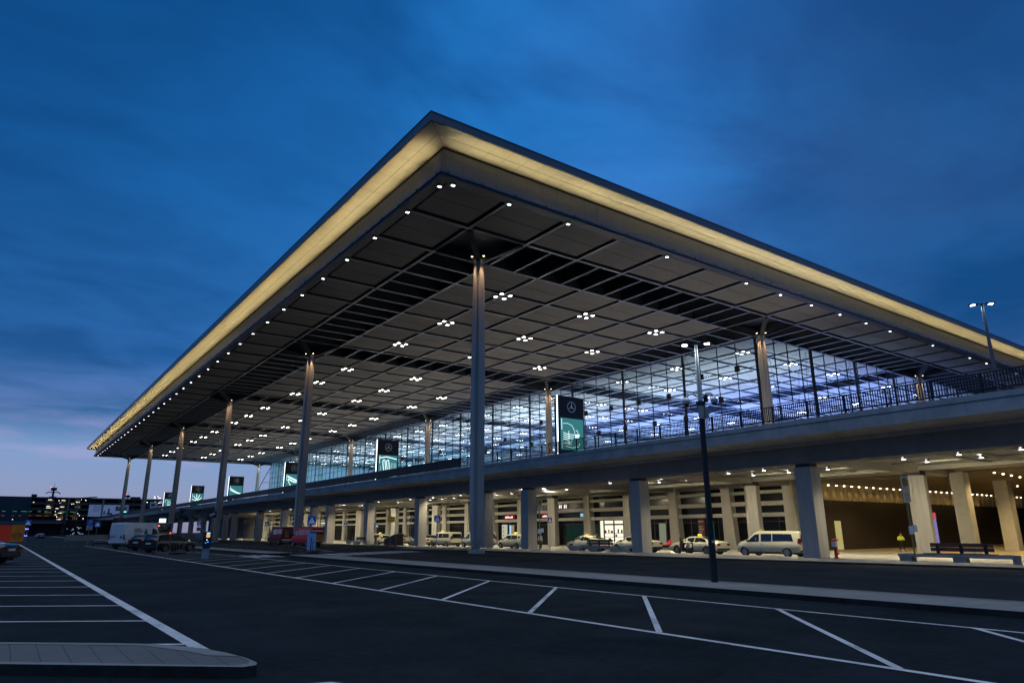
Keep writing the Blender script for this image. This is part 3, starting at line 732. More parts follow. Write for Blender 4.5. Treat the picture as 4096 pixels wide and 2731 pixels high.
def scribble(parent, plane, c, u0, z0, w, h, m, n=7, name='lettering', mirror=-1):
    """a row of small uneven strokes: writing too small to read in the photograph"""
    rs = random.Random(int(u0*100+z0*10)); q = MB(); u = 0
    while u < w-.02:
        a = rs.uniform(.5, 1.0)*w/n*.8; hh = h*rs.uniform(.55, 1)
        p0, p1 = u0+mirror*u, u0+mirror*min(w, u+a)
        lo, hi = min(p0, p1), max(p0, p1)
        if plane == 'x': q.box(c-.004, c+.002, lo, hi, z0, z0+hh)
        else: q.box(lo, hi, c-.004, c+.002, z0, z0+hh)
        u += a+w/n*.3
    return q.build(name, m, parent)
for z, h in ((1.85, .35), (1.2, .12), (.5, .12)): scribble(arr, 'x', FX+.49, 27.85, z, .3, h, white_sign, 2)
def flat(name, y0, y1, z0, z1, m, x=FX+.90, t=.05): return MB().box(x, x+t, y0, y1, z0, z1).build(name, m, arr)
flat('white_display', 56.75, 58.3, -.2, 2.65, mat('display_white', (.5, .5, .5), .6, emit=(.6, .62, .6), es=.25))
for z in (2.1, 1.5, .8): scribble(arr, 'x', FX+.89, 57.95, z, .25, .3, black_m, 2)
flat('lit_door', 54.8, 55.6, -.2, 2.55, emat('door_lit', (.62, .56, .34), .45)); flat('lit_door', 55.65, 56.1, -.2, 2.55, emat('door_cool', (.45, .75, 1), .9))
flat('red_sign', 54.7, 57.5, 3.55, 4.2, emat('sign_red_lit', (.45, .01, .02), .5)); flat('red_sign', 45.7, 47.4, 3.55, 4.2, MATS['sign_red_lit'])
emat('letter_white', (1, .9, .9), 1.6)
scribble(arr, 'x', FX+.89, 57.3, 3.72, 2.2, .34, MATS['letter_white'], 8); scribble(arr, 'x', FX+.89, 47.1, 3.72, 1.1, .34, MATS['letter_white'], 5)
flat('info_screen', 37.2, 38.1, 3.62, 4.1, emat('screen_blue', (.35, .65, .95), .9))
for q_, y in enumerate((42.9, 42.5, 42.1, 41.7, 41.3)): flat('clock_digit', y-.05, y+.10, 4.95, 5.45, MATS['letter_white']) if q_ != 2 else None
flat('lit_door', 21.7, 22.8, -.2, 2.5, emat('door_green', (.42, .46, .32), .45)); flat('lit_door', 14.1, 14.9, -.2, 2.5, emat('door_teal', (.03, .16, .16), .5))
flat('info_board', 15.5, 16.4, .8, 2.9, mat('board_maroon', (.10, .008, .015), .5))
for z, w in ((2.6, .7), (2.0, .6), (1.7, .75), (1.4, .5), (1.1, .45)): scribble(arr, 'x', FX+.89, 16.32, z, w, .13, white_sign, 6)
flat('white_light_panel', 79.7, 81.5, .0, 2.85, emat('panel_cool', (.75, .92, 1), 1.8))
flat('lit_door', 124.6, 127.3, -.2, 2.6, emat('door_warm', (.7, .65, .45), .6))
flat('matrix_sign', 136.8, 143.5, 3.6, 4.2, bearing, FX+.25); scribble(arr, 'x', FX+.24, 142.6, 3.7, 4.6, .4, MATS['letter_white'], 7)
flat('lit_window', 33.9, 41.5, .2, 2.4, emat('window_teal', (.02, .06, .05), .35), FX+1.0, .015)
flat('white_wall', 200, 250, -.4, 6.3, facade_c, FX-.1)
# end wall and underpass on the right
ua = thing('underpass', 'dark underpass beside the arrivals level with yellow lit ribbed wall top', 'underpass')
wl = MB(); wl.box(46.7, 112, 1.0, 1.5, -.5, 4.72); wl.build('side_wall', mat('underpass_wall', (.045, .035, .025), .7, 0, .2, 3), ua)
rw = MB().box(46.7, 112, 1.25, 1.5, 4.72, 6.7)
x = 47
while x < 112: rw.box(x, x+.32, .95, 1.25, 4.74, 6.65); x += 1.62
rw.build('ribbed_wall', mat('ribbed_panel', (.33, .27, .17), .6, 0, .2, 2), ua)
cl_ = MB().box(46.7, 57, -75, 1.5, 6.72, 7.33).box(57, 112, -75, 11.9, 6.72, 8.2)
for i in range(40): cl_.box(46.8+i*1.62, 47.1+i*1.62, -75, .9, 6.42, 6.715)
cl_.build('ribbed_ceiling', mat('underpass_ceiling', (.30, .25, .17), .7, 0, .15, 2), ua)
MB().box(112, 113, -75, 12, -.6, 8.2).build('end_wall', mat('louvre_wall', (.02, .018, .015), .7), ua)
for x, y, s in ((44.9, -14.0, .55), (60.3, -12.0, .62)):
    MB().prism([(x-s, y-s, -.55), (x+s, y-s, -.55), (x+s, y+s, -.55), (x-s, y+s, -.55)], (0, 0, 7.0)).build('pillar', mat('pillar_ochre', (.42, .40, .34), .8, 0, .1, 2), ua)
yl0 = None
for i in range(36):
    x = 47.9+i*1.62
    if i % 1 == 0:
        if yl0 is None: yl0 = MB().box(-.10, .10, -.05, .05, -.04, .05, 1).box(-.18, .18, -.12, .12, .05, .12, 0).build('wall_lamp', [bearing, lamp_y], ua); yl0.location = (x, .72, 6.3)
        else: cp(yl0, (x, .72, 6.3))
    if i < 26: lamp('SPOT', 'wall_washer', (x, .6, 6.25), 60, (1, .72, .32), ua, spot_size=R(80), spot_blend=.6, shadow_soft_size=.05, dir=(0, .32, -1))
for x, y in ((46.85, -16.1), (49.4, -15.9), (52.2, -15.6), (55.2, -15.3), (71.6, -9.7), (64, -14), (80, -14), (95, -12)):
    cp(yl0, (x, y, 6.38)); lamp('SPOT', 'underpass_lamp', (x, y, 6.28), 800, (1, .70, .30), ua, spot_size=R(150), spot_blend=.5, shadow_soft_size=.1, dir=(0, 0, -1))
lamp('SPOT', 'underpass_lamp', (52, -6, 6.3), 900, (1, .72, .32), ua, spot_size=R(150), spot_blend=.5, shadow_soft_size=.1, dir=(0, 0, -1))
MB().box(50.2, 51.4, .90, .96, -.45, 2.55).build('lit_door', emat('yellow_door', (.70, .58, .22), .62), ua)
MB().box(50.35, 50.40, .86, .90, .5, .75).build('door_handle', black_m, ua)
MB().box(74, 74.6, .85, .95, 2.9, 3.7, 0).box(74, 74.5, .85, .95, -.4, 2.9, 1).build('vending_machine', [emat('neon_red', (.8, .08, .12), .8), emat('neon_blue', (.35, .3, .75), .6)], ua)
# ------------------------------------------------------------------ billboards on the elevated road
def star(parent, cx, cz, r, yf, m):
    q = MB(); n = 28
    for i in range(n):
        a, b = 2*math.pi*i/n, 2*math.pi*(i+1)/n
        q.prism([(cx+r*math.sin(a), yf, cz+r*math.cos(a)), (cx+r*math.sin(b), yf, cz+r*math.cos(b)), (cx+r*.91*math.sin(b), yf, cz+r*.91*math.cos(b)), (cx+r*.91*math.sin(a), yf, cz+r*.91*math.cos(a))], (0, -.01, 0))
    for k_ in range(3):
        a = k_*2*math.pi/3; tip = (cx+r*.95*math.sin(a), yf-.002, cz+r*.95*math.cos(a))
        l = (cx+r*.13*math.sin(a+math.pi/3), yf-.002, cz+r*.13*math.cos(a+math.pi/3)); l2 = (cx+r*.13*math.sin(a-math.pi/3), yf-.002, cz+r*.13*math.cos(a-math.pi/3))
        q.prism([(cx, yf-.002, cz), l, tip, l2], (0, -.02, 0))
    return q.build('star_emblem', m, parent)
chrome = mat('emblem_chrome', (.55, .6, .65), .25, .6, emit=(.4, .55, .6), es=.12)
def poly_strip(q, pts, w, y):
    for (x0, z0), (x1, z1) in zip(pts, pts[1:]):
        d = Vector((x1-x0, z1-z0)).normalized(); n = Vector((-d.y, d.x))*w/2
        q.prism([(x0+n.x, y, z0+n.y), (x1+n.x, y, z1+n.y), (x1-n.x, y, z1-n.y), (x0-n.x, y, z0-n.y)], (0, -.006, 0))
def board(i, y, label, art):
    W_, zb, zt = 3.75, 8.30, 15.45
    o = thing('billboard', label, 'billboard', (22.5, y, 0), 0, 'black lit billboards along the elevated road')
    MB().box(.06, W_, 0, .55, zb, zt).build('case', mat('billboard_black', (.008, .009, .011), .35), o)
    MB().box(.0, .06, -.03, .12, zb, zt+.02).build('led_edge', led_white, o)
    MB().box(.40, W_-.18, -.02, -.002, 9.75, 13.1).build('screen', screen_teal, o)
    star(o, W_*.53, 14.35, .58, -.005, chrome)
    q = MB(); A = lambda pts, w: poly_strip(q, [(.4+x*(W_-.58), 9.75+z*3.35) for x, z in pts], w, -.024)
    A([(.05, .62), (.05, .97)], .07); A([(.05, .05), (.05, .28)], .05)
    if art == 'front':
        A([(.1, .82), (.3, .84), (.5, .78), (.6, .62), (.62, .5)], .04); A([(.66, .64), (.74, .62), (.75, .55)], .05)
        for n in range(6): A([(.11, .54-.065*n), (.3, .50-.06*n), (.6-.03*n, .49-.062*n)], .055)
        A([(.35, .18), (.35, .6)], .06); A([(.62, .47), (.82, .5)], .22); A([(.62, .41), (.8, .43)], .12); A([(.2, .12), (.5, .08), (.78, .14), (.82, .22)], .05)
    elif art == 'lines':
        A([(.05, .86), (.4, .93), (.97, .84)], .14)
        for c in (.28, .48): A([(c-.06, .7), (c-.02, .78), (c+.05, .78), (c+.07, .66), (c+.12, .2), (c+.2, .05)], .12); A([(c-.06, .7), (c, .3), (c+.1, .04)], .12)
        for c in (.62, .7, .78, .86, .93): A([(c-.02, .66), (c+.03, .3), (c+.04, .05)], .03)
        A([(.1, .5), (.16, .1)], .03)
    elif art == 'swoosh':
        A([(.1, .86), (.35, .76), (.6, .66), (.95, .55)], .30); A([(.15, .7), (.5, .55), (.95, .5)], .25); A([(.12, .66), (.4, .2), (.7, .05)], .12); A([(.45, .28), (.96, .27)], .10)
    elif art == 'side':
        A([(.06, .8), (.3, .66), (.6, .5), (.9, .42), (.96, .25)], .16); A([(.1, .66), (.5, .5), (.9, .36)], .22)
        for k_ in range(12): a = k_*math.pi/6; b = a+math.pi/6; A([(.34+.13*math.cos(a), .12+.16*math.sin(a)), (.34+.13*math.cos(b), .12+.16*math.sin(b))], .07)
    elif art == 'wheel':
        for k_ in range(11): a = k_*2*math.pi/11; A([(.5+.1*math.cos(a), .32+.12*math.sin(a)), (.5+.5*math.cos(a), .32+.62*max(-.5, math.sin(a)))], .16)
        for k_ in range(10): a = k_*math.pi/5; b = a+math.pi/5; A([(.5+.1*math.cos(a), .32+.12*math.sin(a)), (.5+.1*math.cos(b), .32+.12*math.sin(b))], .1)
    else:
        for n in range(6): A([(.2+.03*n, .9-.15*n), (.6, .7-.13*n), (.96, .62-.11*n)], .07)
        A([(.3, .3), (.96, .35)], .5)
    q.build('picture', screen_white, o)
    MB().box(.5, W_-.3, .1, .45, 8.0, 8.3).build('foot', bearing, o)
for i, (lb, art) in enumerate([('nearest billboard, its screen showing the front grille and headlight of a car', 'front'), ('billboard whose screen shows two curved tail lamps and fine lines', 'lines'), ('billboard half hidden by the second column, screen with white swooping bonnet', 'swoosh'), ('billboard showing the side of a white car with its wheel', 'side'), ('billboard showing a spoked car wheel', 'wheel'), ('farthest billboard, screen with fine white arcs', 'arcs')]):
    board(i, 14.2+43.75*i, lb, art)
# ------------------------------------------------------------------ vehicles
def lerp(a, b, t): return a+(b-a)*t
class Car:
    def __init__(s, st): s.st = sorted(st)
    def at(s, y):
        st = s.st
        if y <= st[0][0]: return st[0][1:]
        for a, b in zip(st, st[1:]):
            if a[0] <= y <= b[0]:
                t = (y-a[0])/(b[0]-a[0]); return tuple(lerp(p, q, t) for p, q in zip(a[1:], b[1:]))
        return st[-1][1:]
    def ring(s, p):
        y, zl, zb, zt, w, wt = p
        return [(0, zl), (w*.86, zl), (w*.965, zl+.10), (w, lerp(zl, zb, .5)), (w*.985, zb-.04), (w*.955, zb), (wt, zt-.085), (wt-.055, zt-.02), (wt-.16, zt), (0, zt+.012)]
    def body(s, name, m, parent):
        q = MB(); rows = []
        ys_ = []
        for a, b in zip(s.st, s.st[1:]):
            n = max(1, int((b[0]-a[0])/.22))
            for i in range(n): ys_.append(lerp(a[0], b[0], i/n))
        ys_.append(s.st[-1][0])
        for y in ys_:
            h = s.ring((y,)+s.at(y)); full = [(x, y, z) for x, z in h]+[(-x, y, z) for x, z in h[-2:0:-1]]
            rows.append((q._a(full), len(full)))
        for (a, n), (b, _) in zip(rows, rows[1:]):
            for i in range(n): q.f.append((a+i, a+(i+1) % n, b+(i+1) % n, b+i)); q.m.append(0)
        a, n = rows[0]; q.f.append(tuple(a+i for i in range(n))); q.m.append(0)
        a, n = rows[-1]; q.f.append(tuple(a+i for i in range(n-1, -1, -1))); q.m.append(0)
        return q.build(name, m, parent, True, 40)
    def sx(s, y, z):
        zl, zb, zt, w, wt = s.at(y)
        if z >= zb: return lerp(w*.955, wt, min(1, max(0, (z-zb)/max(.05, zt-.085-zb))))
        if z > zb-.04: return lerp(w*.985, w*.955, (z-zb+.04)/.04)
        zm = lerp(zl, zb, .5)
        if z > zm: return lerp(w, w*.985, (z-zm)/(zb-.04-zm))
        return lerp(w*.965, w, max(0, (z-zl-.1)/(zm-zl-.1)))
    def patch(s, q, pts, off=.010, sides=(-1, 1)):
        """side surface polygon: pts (y,z); split in vertical slices so that it follows the body"""
        for sd in sides:
            n = len(pts); c = (sum(p[0] for p in pts)/n, sum(p[1] for p in pts)/n)
            P = lambda y, z: (sd*(s.sx(y, z)+off), y, z)
            for a, b in zip(pts, pts[1:]+pts[:1]):
                q.face([P(*c), P(*a), P(*b)] if sd > 0 else [P(*c), P(*b), P(*a)])
    def screen(s, q, y0, y1, frac=.86, off=.012, cols=4):
        """glass laid on the top surface between y0 and y1"""
        n = 4
        for i in range(n):
            ya, yb = lerp(y0, y1, i/n), lerp(y0, y1, (i+1)/n)
            za, zb_ = s.at(ya)[2]+off, s.at(yb)[2]+off; wa, wb = (s.at(ya)[4]-.10)*frac/.86, (s.at(yb)[4]-.10)*frac/.86
            q.face([(-wa, ya, za), (wa, ya, za), (wb, yb, zb_), (-wb, yb, zb_)])
def wheel(parent, x, y, r, w=.2, spokes=10, rim=None):
    o = MB().tube((x-w/2, y, r), (x+w/2, y, r), r, r, 26).build('wheel', tyre_m, parent, True, 40)
    q = MB(); sg = 1 if x > 0 else -1; xo = x+sg*w/2
    q.tube((xo-.02*sg, y, r), (xo+.006*sg, y, r), r*.70, r*.68, 24, 1)
    for i in range(spokes):
        a = 2*math.pi*i/spokes; d = Vector((0, math.cos(a), math.sin(a))); n = Vector((0, -math.sin(a), math.cos(a)))*.018; c = Vector((xo+.006*sg, y, r))
        q.prism([c-n, c+n, c+n*1.2+d*r*.64, c-n*1.2+d*r*.64], (.012*sg, 0, 0), 0)
    for i in range(24):
        a, b = 2*math.pi*i/24, 2*math.pi*(i+1)/24
        q.prism([(xo+.006*sg, y+r*k_*math.cos(t), r+r*k_*math.sin(t)) for k_, t in ((.60, a), (.68, a), (.68, b), (.60, b))], (.014*sg, 0, 0), 0)
    q.tube((xo, y, r), (xo+.03*sg, y, r), .06, .05, 10, 0)
    q.build('rim', [rim or rim_m, bearing], o)
    return o
def make_car(name, label, cat, K, paint, roofsign=None, group=None, spokes=10, rim=None, lit=False):
    root = thing(name, label, cat, (0, 0, 0), 0, group); c = Car(K['st']); c.body('body', paint, root)
    r = K.get('r', .33)
    arches = MB()
    for wy in K['wy']:
        for sd in (-1, 1):
            wx = c.sx(wy, .5)
            pts = [(wx*sd+.012*sd, wy+(r+.075)*math.cos(t), r+(r+.075)*math.sin(t)) for t in [math.pi*(-.08+1.16*i/16) for i in range(17)]]
            arches.face(pts if sd > 0 else pts[::-1])
            wheel(root, sd*(wx-.085), wy, r, .21, spokes, rim)
    arches.build('wheel_arches', bearing, root)
    q = MB()
    for pts in K['glass']:
        for sd in (-1, 1): q = MB(); c.patch(q, pts, sides=(sd,)); q.build('side_window', car_glass, root)
    q = MB(); c.screen(q, *K['wind']); q.build('windscreen', car_glass, root)
    if K.get('rearscreen'): q = MB(); c.screen(q, *K['rearscreen']); q.build('rear_window', car_glass, root)
    yr = K['st'][0][0]; yf = K['st'][-1][0]
    if K.get('reargl'):
        q = MB(); z0, z1, w0, w1 = K['reargl']; q.face([(-w0, yr-.015, z0), (w0, yr-.015, z0), (w1, yr-.012, z1), (-w1, yr-.012, z1)]); q.build('rear_window', car_glass, root)
    q = MB()
    for y in K['doors']:
        zl, zb = c.at(y)[0], c.at(y)[1]; c.patch(q, [(y-.008, zl+.12), (y+.008, zl+.12), (y+.008, zb), (y-.008, zb)], .006)
    yk = K['wy']; c.patch(q, [(yk[0]+r+.1, c.at(0)[0]+.0), (yk[1]-r-.1, c.at(0)[0]+.0), (yk[1]-r-.1, c.at(0)[0]+.09), (yk[0]+r+.1, c.at(0)[0]+.09)], .006)
    q.build('trim', black_m, root)
    zb = c.at(0)[1]
    q = MB()
    for y in K['handles']:
        for sd in (-1, 1): x = sd*(c.sx(y, zb-.12)+.01); q.box(x-.015, x+.015, y-.09, y+.09, zb-.14, zb-.11)
    q.build('door_handle', K.get('hm', black_m), root)
    for sd in (-1, 1):
        my, mz = K['mirror']; x = sd*(c.sx(my, mz)+.02)
        MB().box(min(x, x+sd*.2), max(x, x+sd*.2), my-.07, my+.07, mz-.02, mz+.13).build('mirror', black_m, root)
        w, z0, z1, d = K['tail']
        xs = sorted((sd*(c.at(yr+.02)[3]*.99), sd*(c.at(yr+.02)[3]-w)))
        MB().box(xs[0], xs[1], yr-.02, yr+.03, z0, z1, 0).build('taillight', red_lit if lit else red_lens, root)
        q = MB(); c.patch(q, [(yr+.03, z0), (yr+d, z0+.02), (yr+d*.8, z1), (yr+.03, z1)], .012, (sd,)); q.build('taillight', red_lens, root)
        q = MB(); hz0, hz1, hd = K['head']; c.patch(q, [(yf-hd, hz1-.02), (yf-.06, hz0+.02), (yf-.06, hz1-.06), (yf-hd*.7, hz1+.02)], .012, (sd,)); q.build('headlight', mat('headlight_glass', (.3, .32, .33), .1), root)
    pz = K.get('plate', .62)
    MB().box(-.27, .27, yr-.03, yr-.012, pz, pz+.12).build('number_plate', plate_m, root)
    q = MB().box(-c.at(yr)[3]*.96, c.at(yr)[3]*.96, yr-.035, yr+.25, c.at(yr)[0]-.04, c.at(yr)[0]+.10); q.build('bumper', K.get('bm', black_m), root)
    MB().box(-.6, .6, yf-.05, yf+.02, .38, .60).build('grille', black_m, root)
    MB().box(-.75, .75, yr+.3, yf-.4, .2, .32).build('underbody', bearing, root)
    if roofsign is not None:
        y, h, m = roofsign; z = c.at(y)[2]
        q = MB().prism([(-.21, y-.06, z+.03), (.21, y-.06, z+.03), (.19, y-.05, z+.17), (.13, y-.045, z+.2), (-.13, y-.045, z+.2), (-.19, y-.05, z+.17)], (0, .11, 0))
        rs = q.build('roof_sign', m, root); 
        text('TAXI', .13, T(0, y-.063, z+.11) @ FACE_MY, black_m, rs)
        text('TAXI', .13, T(0, y+.063, z+.11) @ Matrix.Rotation(R(180), 4, 'Z') @ FACE_MY, black_m, rs)
    return root
VAN = dict(st=[(-2.80, .42, .98, 1.74, .88, .72), (-2.72, .34, 1.02, 1.84, .94, .77), (-1.5, .28, 1.04, 1.88, .965, .80), (.7, .28, 1.04, 1.88, .965, .80), (1.05, .28, 1.04, 1.80, .965, .78), (1.80, .28, 1.03, 1.27, .96, .80), (2.45, .30, .90, 1.08, .93, .80), (2.72, .34, .72, .86, .86, .72), (2.80, .42, .62, .72, .78, .62)],
    wy=(-1.72, 1.96), r=.335, glass=[[(-2.30, 1.14), (-.55, 1.12), (-.55, 1.68), (-2.12, 1.66)], [(-.48, 1.12), (.46, 1.12), (.46, 1.68), (-.48, 1.68)], [(.62, 1.10), (1.66, 1.06), (1.34, 1.40), (1.0, 1.62), (.62, 1.66)]], wind=(1.02, 1.82), reargl=(1.08, 1.64, .74, .62), doors=(.54, 1.45, -.52), handles=(.36,), mirror=(1.55, 1.10), tail=(.17, .92, 1.36, .16), head=(.78, .98, .45), plate=.70)
SED = dict(st=[(-2.62, .42, .84, .98, .80, .66), (-2.50, .32, .92, 1.06, .88, .74), (-1.85, .26, .94, 1.10, .92, .74), (-1.70, .26, .94, 1.12, .925, .72), (-.85, .24, .94, 1.42, .93, .62), (-.2, .24, .93, 1.465, .93, .62), (.45, .24, .92, 1.44, .93, .62), (1.30, .24, .90, 1.04, .925, .74), (2.1, .26, .80, .93, .90, .76), (2.50, .32, .64, .76, .84, .68), (2.62, .42, .56, .64, .74, .58)],
    wy=(-1.55, 1.60), r=.335, glass=[[(-1.52, 1.0), (-1.30, 1.22), (-.85, 1.34), (-.30, 1.37), (-.30, .99)], [(-.22, .99), (-.22, 1.37), (.40, 1.34), (.80, 1.17), (1.12, .97)]], wind=(.42, 1.28), rearscreen=(-1.68, -.88), doors=(-.26, .95, -1.15), handles=(-.95, .10), mirror=(.95, .98), tail=(.36, .72, .90, .30), head=(.66, .82, .42), plate=.70)
LIFT = dict(st=[(-2.43, .42, .84, 1.06, .78, .62), (-2.32, .32, .94, 1.14, .84, .64), (-1.2, .26, .96, 1.38, .87, .60), (-.4, .24, .94, 1.48, .875, .60), (.15, .24, .92, 1.50, .875, .60), (.55, .24, .90, 1.43, .875, .60), (1.55, .24, .86, .98, .87, .70), (2.1, .27, .76, .86, .84, .70), (2.35, .34, .60, .70, .78, .60), (2.43, .42, .54, .60, .68, .50)],
    wy=(-1.42, 1.47), r=.32, glass=[[(-1.45, 1.05), (-1.0, 1.24), (-.40, 1.38), (-.35, 1.02)], [(-.28, 1.01), (-.28, 1.39), (.45, 1.36), (.95, 1.15), (1.38, .93)]], wind=(.50, 1.56), rearscreen=(-2.28, -1.15), doors=(-.32, .95, -1.1), handles=(-.95, .05), mirror=(1.1, .95), tail=(.22, .78, 1.02, .22), head=(.62, .84, .5), plate=.60)
MPV = dict(st=[(-2.50, .40, .92, 1.34, .78, .60), (-2.40, .32, .96, 1.50, .84, .62), (-1.4, .26, .97, 1.60, .88, .62), (-.2, .24, .95, 1.64, .885, .62), (.45, .24, .93, 1.56, .885, .62), (1.65, .24, .90, 1.04, .88, .70), (2.2, .27, .80, .88, .85, .70), (2.42, .34, .62, .72, .78, .60), (2.5, .42, .55, .62, .68, .5)],
    wy=(-1.50, 1.56), r=.325, glass=[[(-2.1, 1.24), (-1.75, 1.10), (-1.65, 1.40), (-1.9, 1.38)], [(-1.58, 1.06), (-.40, 1.02), (-.40, 1.50), (-1.45, 1.46)], [(-.32, 1.02), (-.32, 1.50), (.40, 1.46), (1.0, 1.22), (1.45, .98)]], wind=(.42, 1.62), reargl=(1.0, 1.34, .58, .52), doors=(-.36, .95, -1.25), handles=(-1.1, .05), mirror=(1.15, 1.0), tail=(.20, .86, 1.16, .26), head=(.66, .88, .5), plate=.66)
EST = dict(st=[(-2.42, .40, .88, 1.06, .80, .64), (-2.32, .32, .94, 1.18, .87, .66), (-1.95, .26, .96, 1.40, .90, .64), (-.8, .24, .95, 1.47, .91, .64), (.30, .24, .93, 1.46, .91, .64), (1.15, .24, .90, 1.06, .905, .74), (1.95, .26, .80, .92, .88, .74), (2.32, .32, .64, .74, .82, .64), (2.42, .42, .56, .62, .72, .55)],
    wy=(-1.42, 1.45), r=.33, glass=[[(-2.05, 1.04), (-1.85, 1.30), (-1.15, 1.34), (-1.15, 1.02)], [(-1.08, 1.01), (-1.08, 1.35), (-.20, 1.36), (-.20, .99)], [(-.12, .99), (-.12, 1.36), (.30, 1.34), (.70, 1.15), (.98, .96)]], wind=(.30, 1.14), rearscreen=(-2.30, -1.95), doors=(-.16, .85, -1.1), handles=(-.9, .1), mirror=(.85, .98), tail=(.34, .80, .98, .3), head=(.66, .82, .42), plate=.68)
TRA = dict(st=[(-3.00, .48, 1.36, 2.50, .95, .84), (-2.94, .42, 1.38, 2.60, .99, .88), (-2.0, .40, 1.38, 2.64, 1.0, .88), (1.25, .40, 1.38, 2.64, 1.0, .88), (1.65, .40, 1.36, 2.42, 1.0, .84), (2.30, .40, 1.28, 1.50, .98, .86), (2.80, .42, 1.0, 1.12, .94, .80), (2.95, .46, .80, .90, .86, .7), (3.0, .5, .66, .76, .8, .6)],
    wy=(-1.9, 1.95), r=.36, glass=[[(1.0, 1.40), (2.1, 1.36), (1.78, 1.86), (1.5, 2.02), (1.0, 2.04)]], wind=(1.62, 2.32), doors=(.9, 2.0, -.7), handles=(.75,), mirror=(2.0, 1.45), tail=(.15, .92, 1.42, .10), head=(.9, 1.1, .4), plate=.62)
FIR = dict(TRA); FIR['st'] = [(y, zl, zb*.94, zt*.93 if zt > 1.9 else zt, w, wt) for y, zl, zb, zt, w, wt in TRA['st']]
FIR['glass'] = [[(-2.7, 1.5), (-1.2, 1.5), (-1.2, 2.15), (-2.7, 2.15)], [(-1.05, 1.45), (.6, 1.45), (.6, 2.15), (-1.05, 2.15)], [(.95, 1.36), (2.05, 1.32), (1.72, 1.78), (1.5, 1.98), (.95, 2.05)]]
FIR['reargl'] = (1.5, 2.1, .74, .70)
RANK = 'ivory taxis waiting in the rank behind the pillars'
CXX = 24.85; FZ = gz(25.6)+.01
van1 = make_car('taxi_van', 'ivory taxi van with unlit roof sign just left of the bluest nearest pillar', 'taxi', VAN, taxi_paint, (.85, .2, mat('taxi_sign_off', (.5, .42, .08), .4)), RANK, 16)
van1.location = (CXX+.96, -7.53, FZ)
van2 = dup(van1, (CXX+.96, 42.05, FZ), label='ivory taxi van with lit roof sign beside the white light panel')
for o in van2.children:
    if o.name.startswith('roof_sign'): o.data = o.data.copy(); o.data.materials[0] = taxi_y
van3 = dup(van2, (CXX+.96, 34.16, FZ), label='ivory taxi van whose tail hides behind the nearest tall column')
def sedan(loc, label, sign): 
    return make_car('taxi_sedan', label, 'taxi', SED, taxi_paint, sign, RANK, 5)
sed1 = sedan(None, 'ivory taxi saloon with its driver door open and lit roof sign', (-.25, .2, taxi_y)); sed1.location = (CXX+.94, -0.29, FZ)
sed2 = dup(sed1, (CXX+.94, 7.09, FZ), label='ivory taxi saloon split in two by the second nearest pillar')
for o in list(sed2.children):
    if o.name.startswith('roof_sign'):
        for c in list(o.children): D.objects.remove(c)
        D.objects.remove(o)
sed3 = dup(sed2, (CXX+.94, 48.42, FZ), label='ivory taxi saloon, only its bonnet showing behind the round no stopping sign')
sed4 = dup(sed2, (28.4, 60.4, gz(28.4)+.01), label='ivory taxi saloon seen from behind at the right of the striped wedge box')
sed5 = dup(sed2, (28.6, 51.6, gz(28.4)+.01), label='ivory taxi saloon in the far lane behind the lit sign taxi van')
lif1 = make_car('taxi_hatchback', 'ivory hatchback taxi parked behind the wooden bench', 'taxi', LIFT, taxi_paint, (-.1, .2, emat('taxi_amber', (1, .50, .05), 1.0)), RANK, 5); lif1.location = (CXX+.9, 13.82, FZ)
mpv1 = make_car('taxi_people_carrier', 'ivory people carrier taxi just right of the nearest tall column', 'taxi', MPV, taxi_paint, (-.35, .2, taxi_y), RANK, 7); mpv1.location = (CXX+.9, 26.37, FZ)
mpv2 = dup(mpv1, (26.2, 63.5, gz(26)+.01), label='ivory people carrier taxi at the left end of the rank, seen from behind')
mpv3 = dup(lif1, (28.6, 68.5, gz(28)+.01), label='ivory taxi hatchback mostly hidden by the striped wedge box')
for o in list(mpv3.children):
    if o.name.startswith('roof_sign'):
        for c in list(o.children): D.objects.remove(c)
        D.objects.remove(o)
# open driver door of the first saloon (dark inside, on the near side)
dr = MB(); dr.box(-.035, .035, -1.05, 0, .30, .95); dr.prism([(-.02, -1.02, .95), (-.02, -.05, .95), (-.02, -.40, 1.34), (-.02, -.98, 1.40)], (.04, 0, 0))
dro = dr.build('open_door', bearing, sed1); dro.location = (-.96, .98, 0); dro.rotation_euler = (0, 0, R(-58))
op = MB(); op.face([(-.962, -.22, .34), (-.962, .95, .34), (-.962, .95, .95), (-.962, -.22, .95)][::-1]); op.build('door_opening', bearing, sed1)
# parked vehicles in the car park
wv = make_car('delivery_van', 'white high roof delivery van with a blue triangle emblem, parked at the left', 'van', TRA, white_van, spokes=6); H = Vector((.74, .67))
wv.location = (-12.15+H.x*1.9, 44.2+H.y*1.9, .01); wv.rotation_euler = (0, 0, math.atan2(H.y, H.x)-math.pi/2)
emb = mat('emblem_blue', (.02, .14, .22), .5); txg = mat('van_text_grey', (.25, .28, .32), .5)
q = MB().prism([(1.005, -.35, 1.45), (1.005, .30, 1.45), (.965, -.02, 2.10)], (.006, 0, 0)); q.build('triangle_emblem', emb, wv)
for z, w, h in ((1.92, .9, .16), (1.68, 1.25, .18), (1.50, 1.1, .05)):
    xx = 1.0 if z < 1.4 else 1.0-(z-1.38)*.105+.012; rs = random.Random(int(z*100)); q = MB(); y = -2.25
    y = -1.75
    while y < -1.75+w: a = rs.uniform(.06, .12); q.box(xx-.002, xx+.006, y, y+a, z, z+h*rs.uniform(.7, 1)); y += a+.03
    q.build('van_lettering', txg, wv)
q = MB()
for z, w in ((1.30, .55), (1.20, .7), (1.10, .5)): q.box(-.75, -.75+w, -3.02, -3.005, z, z+.05)
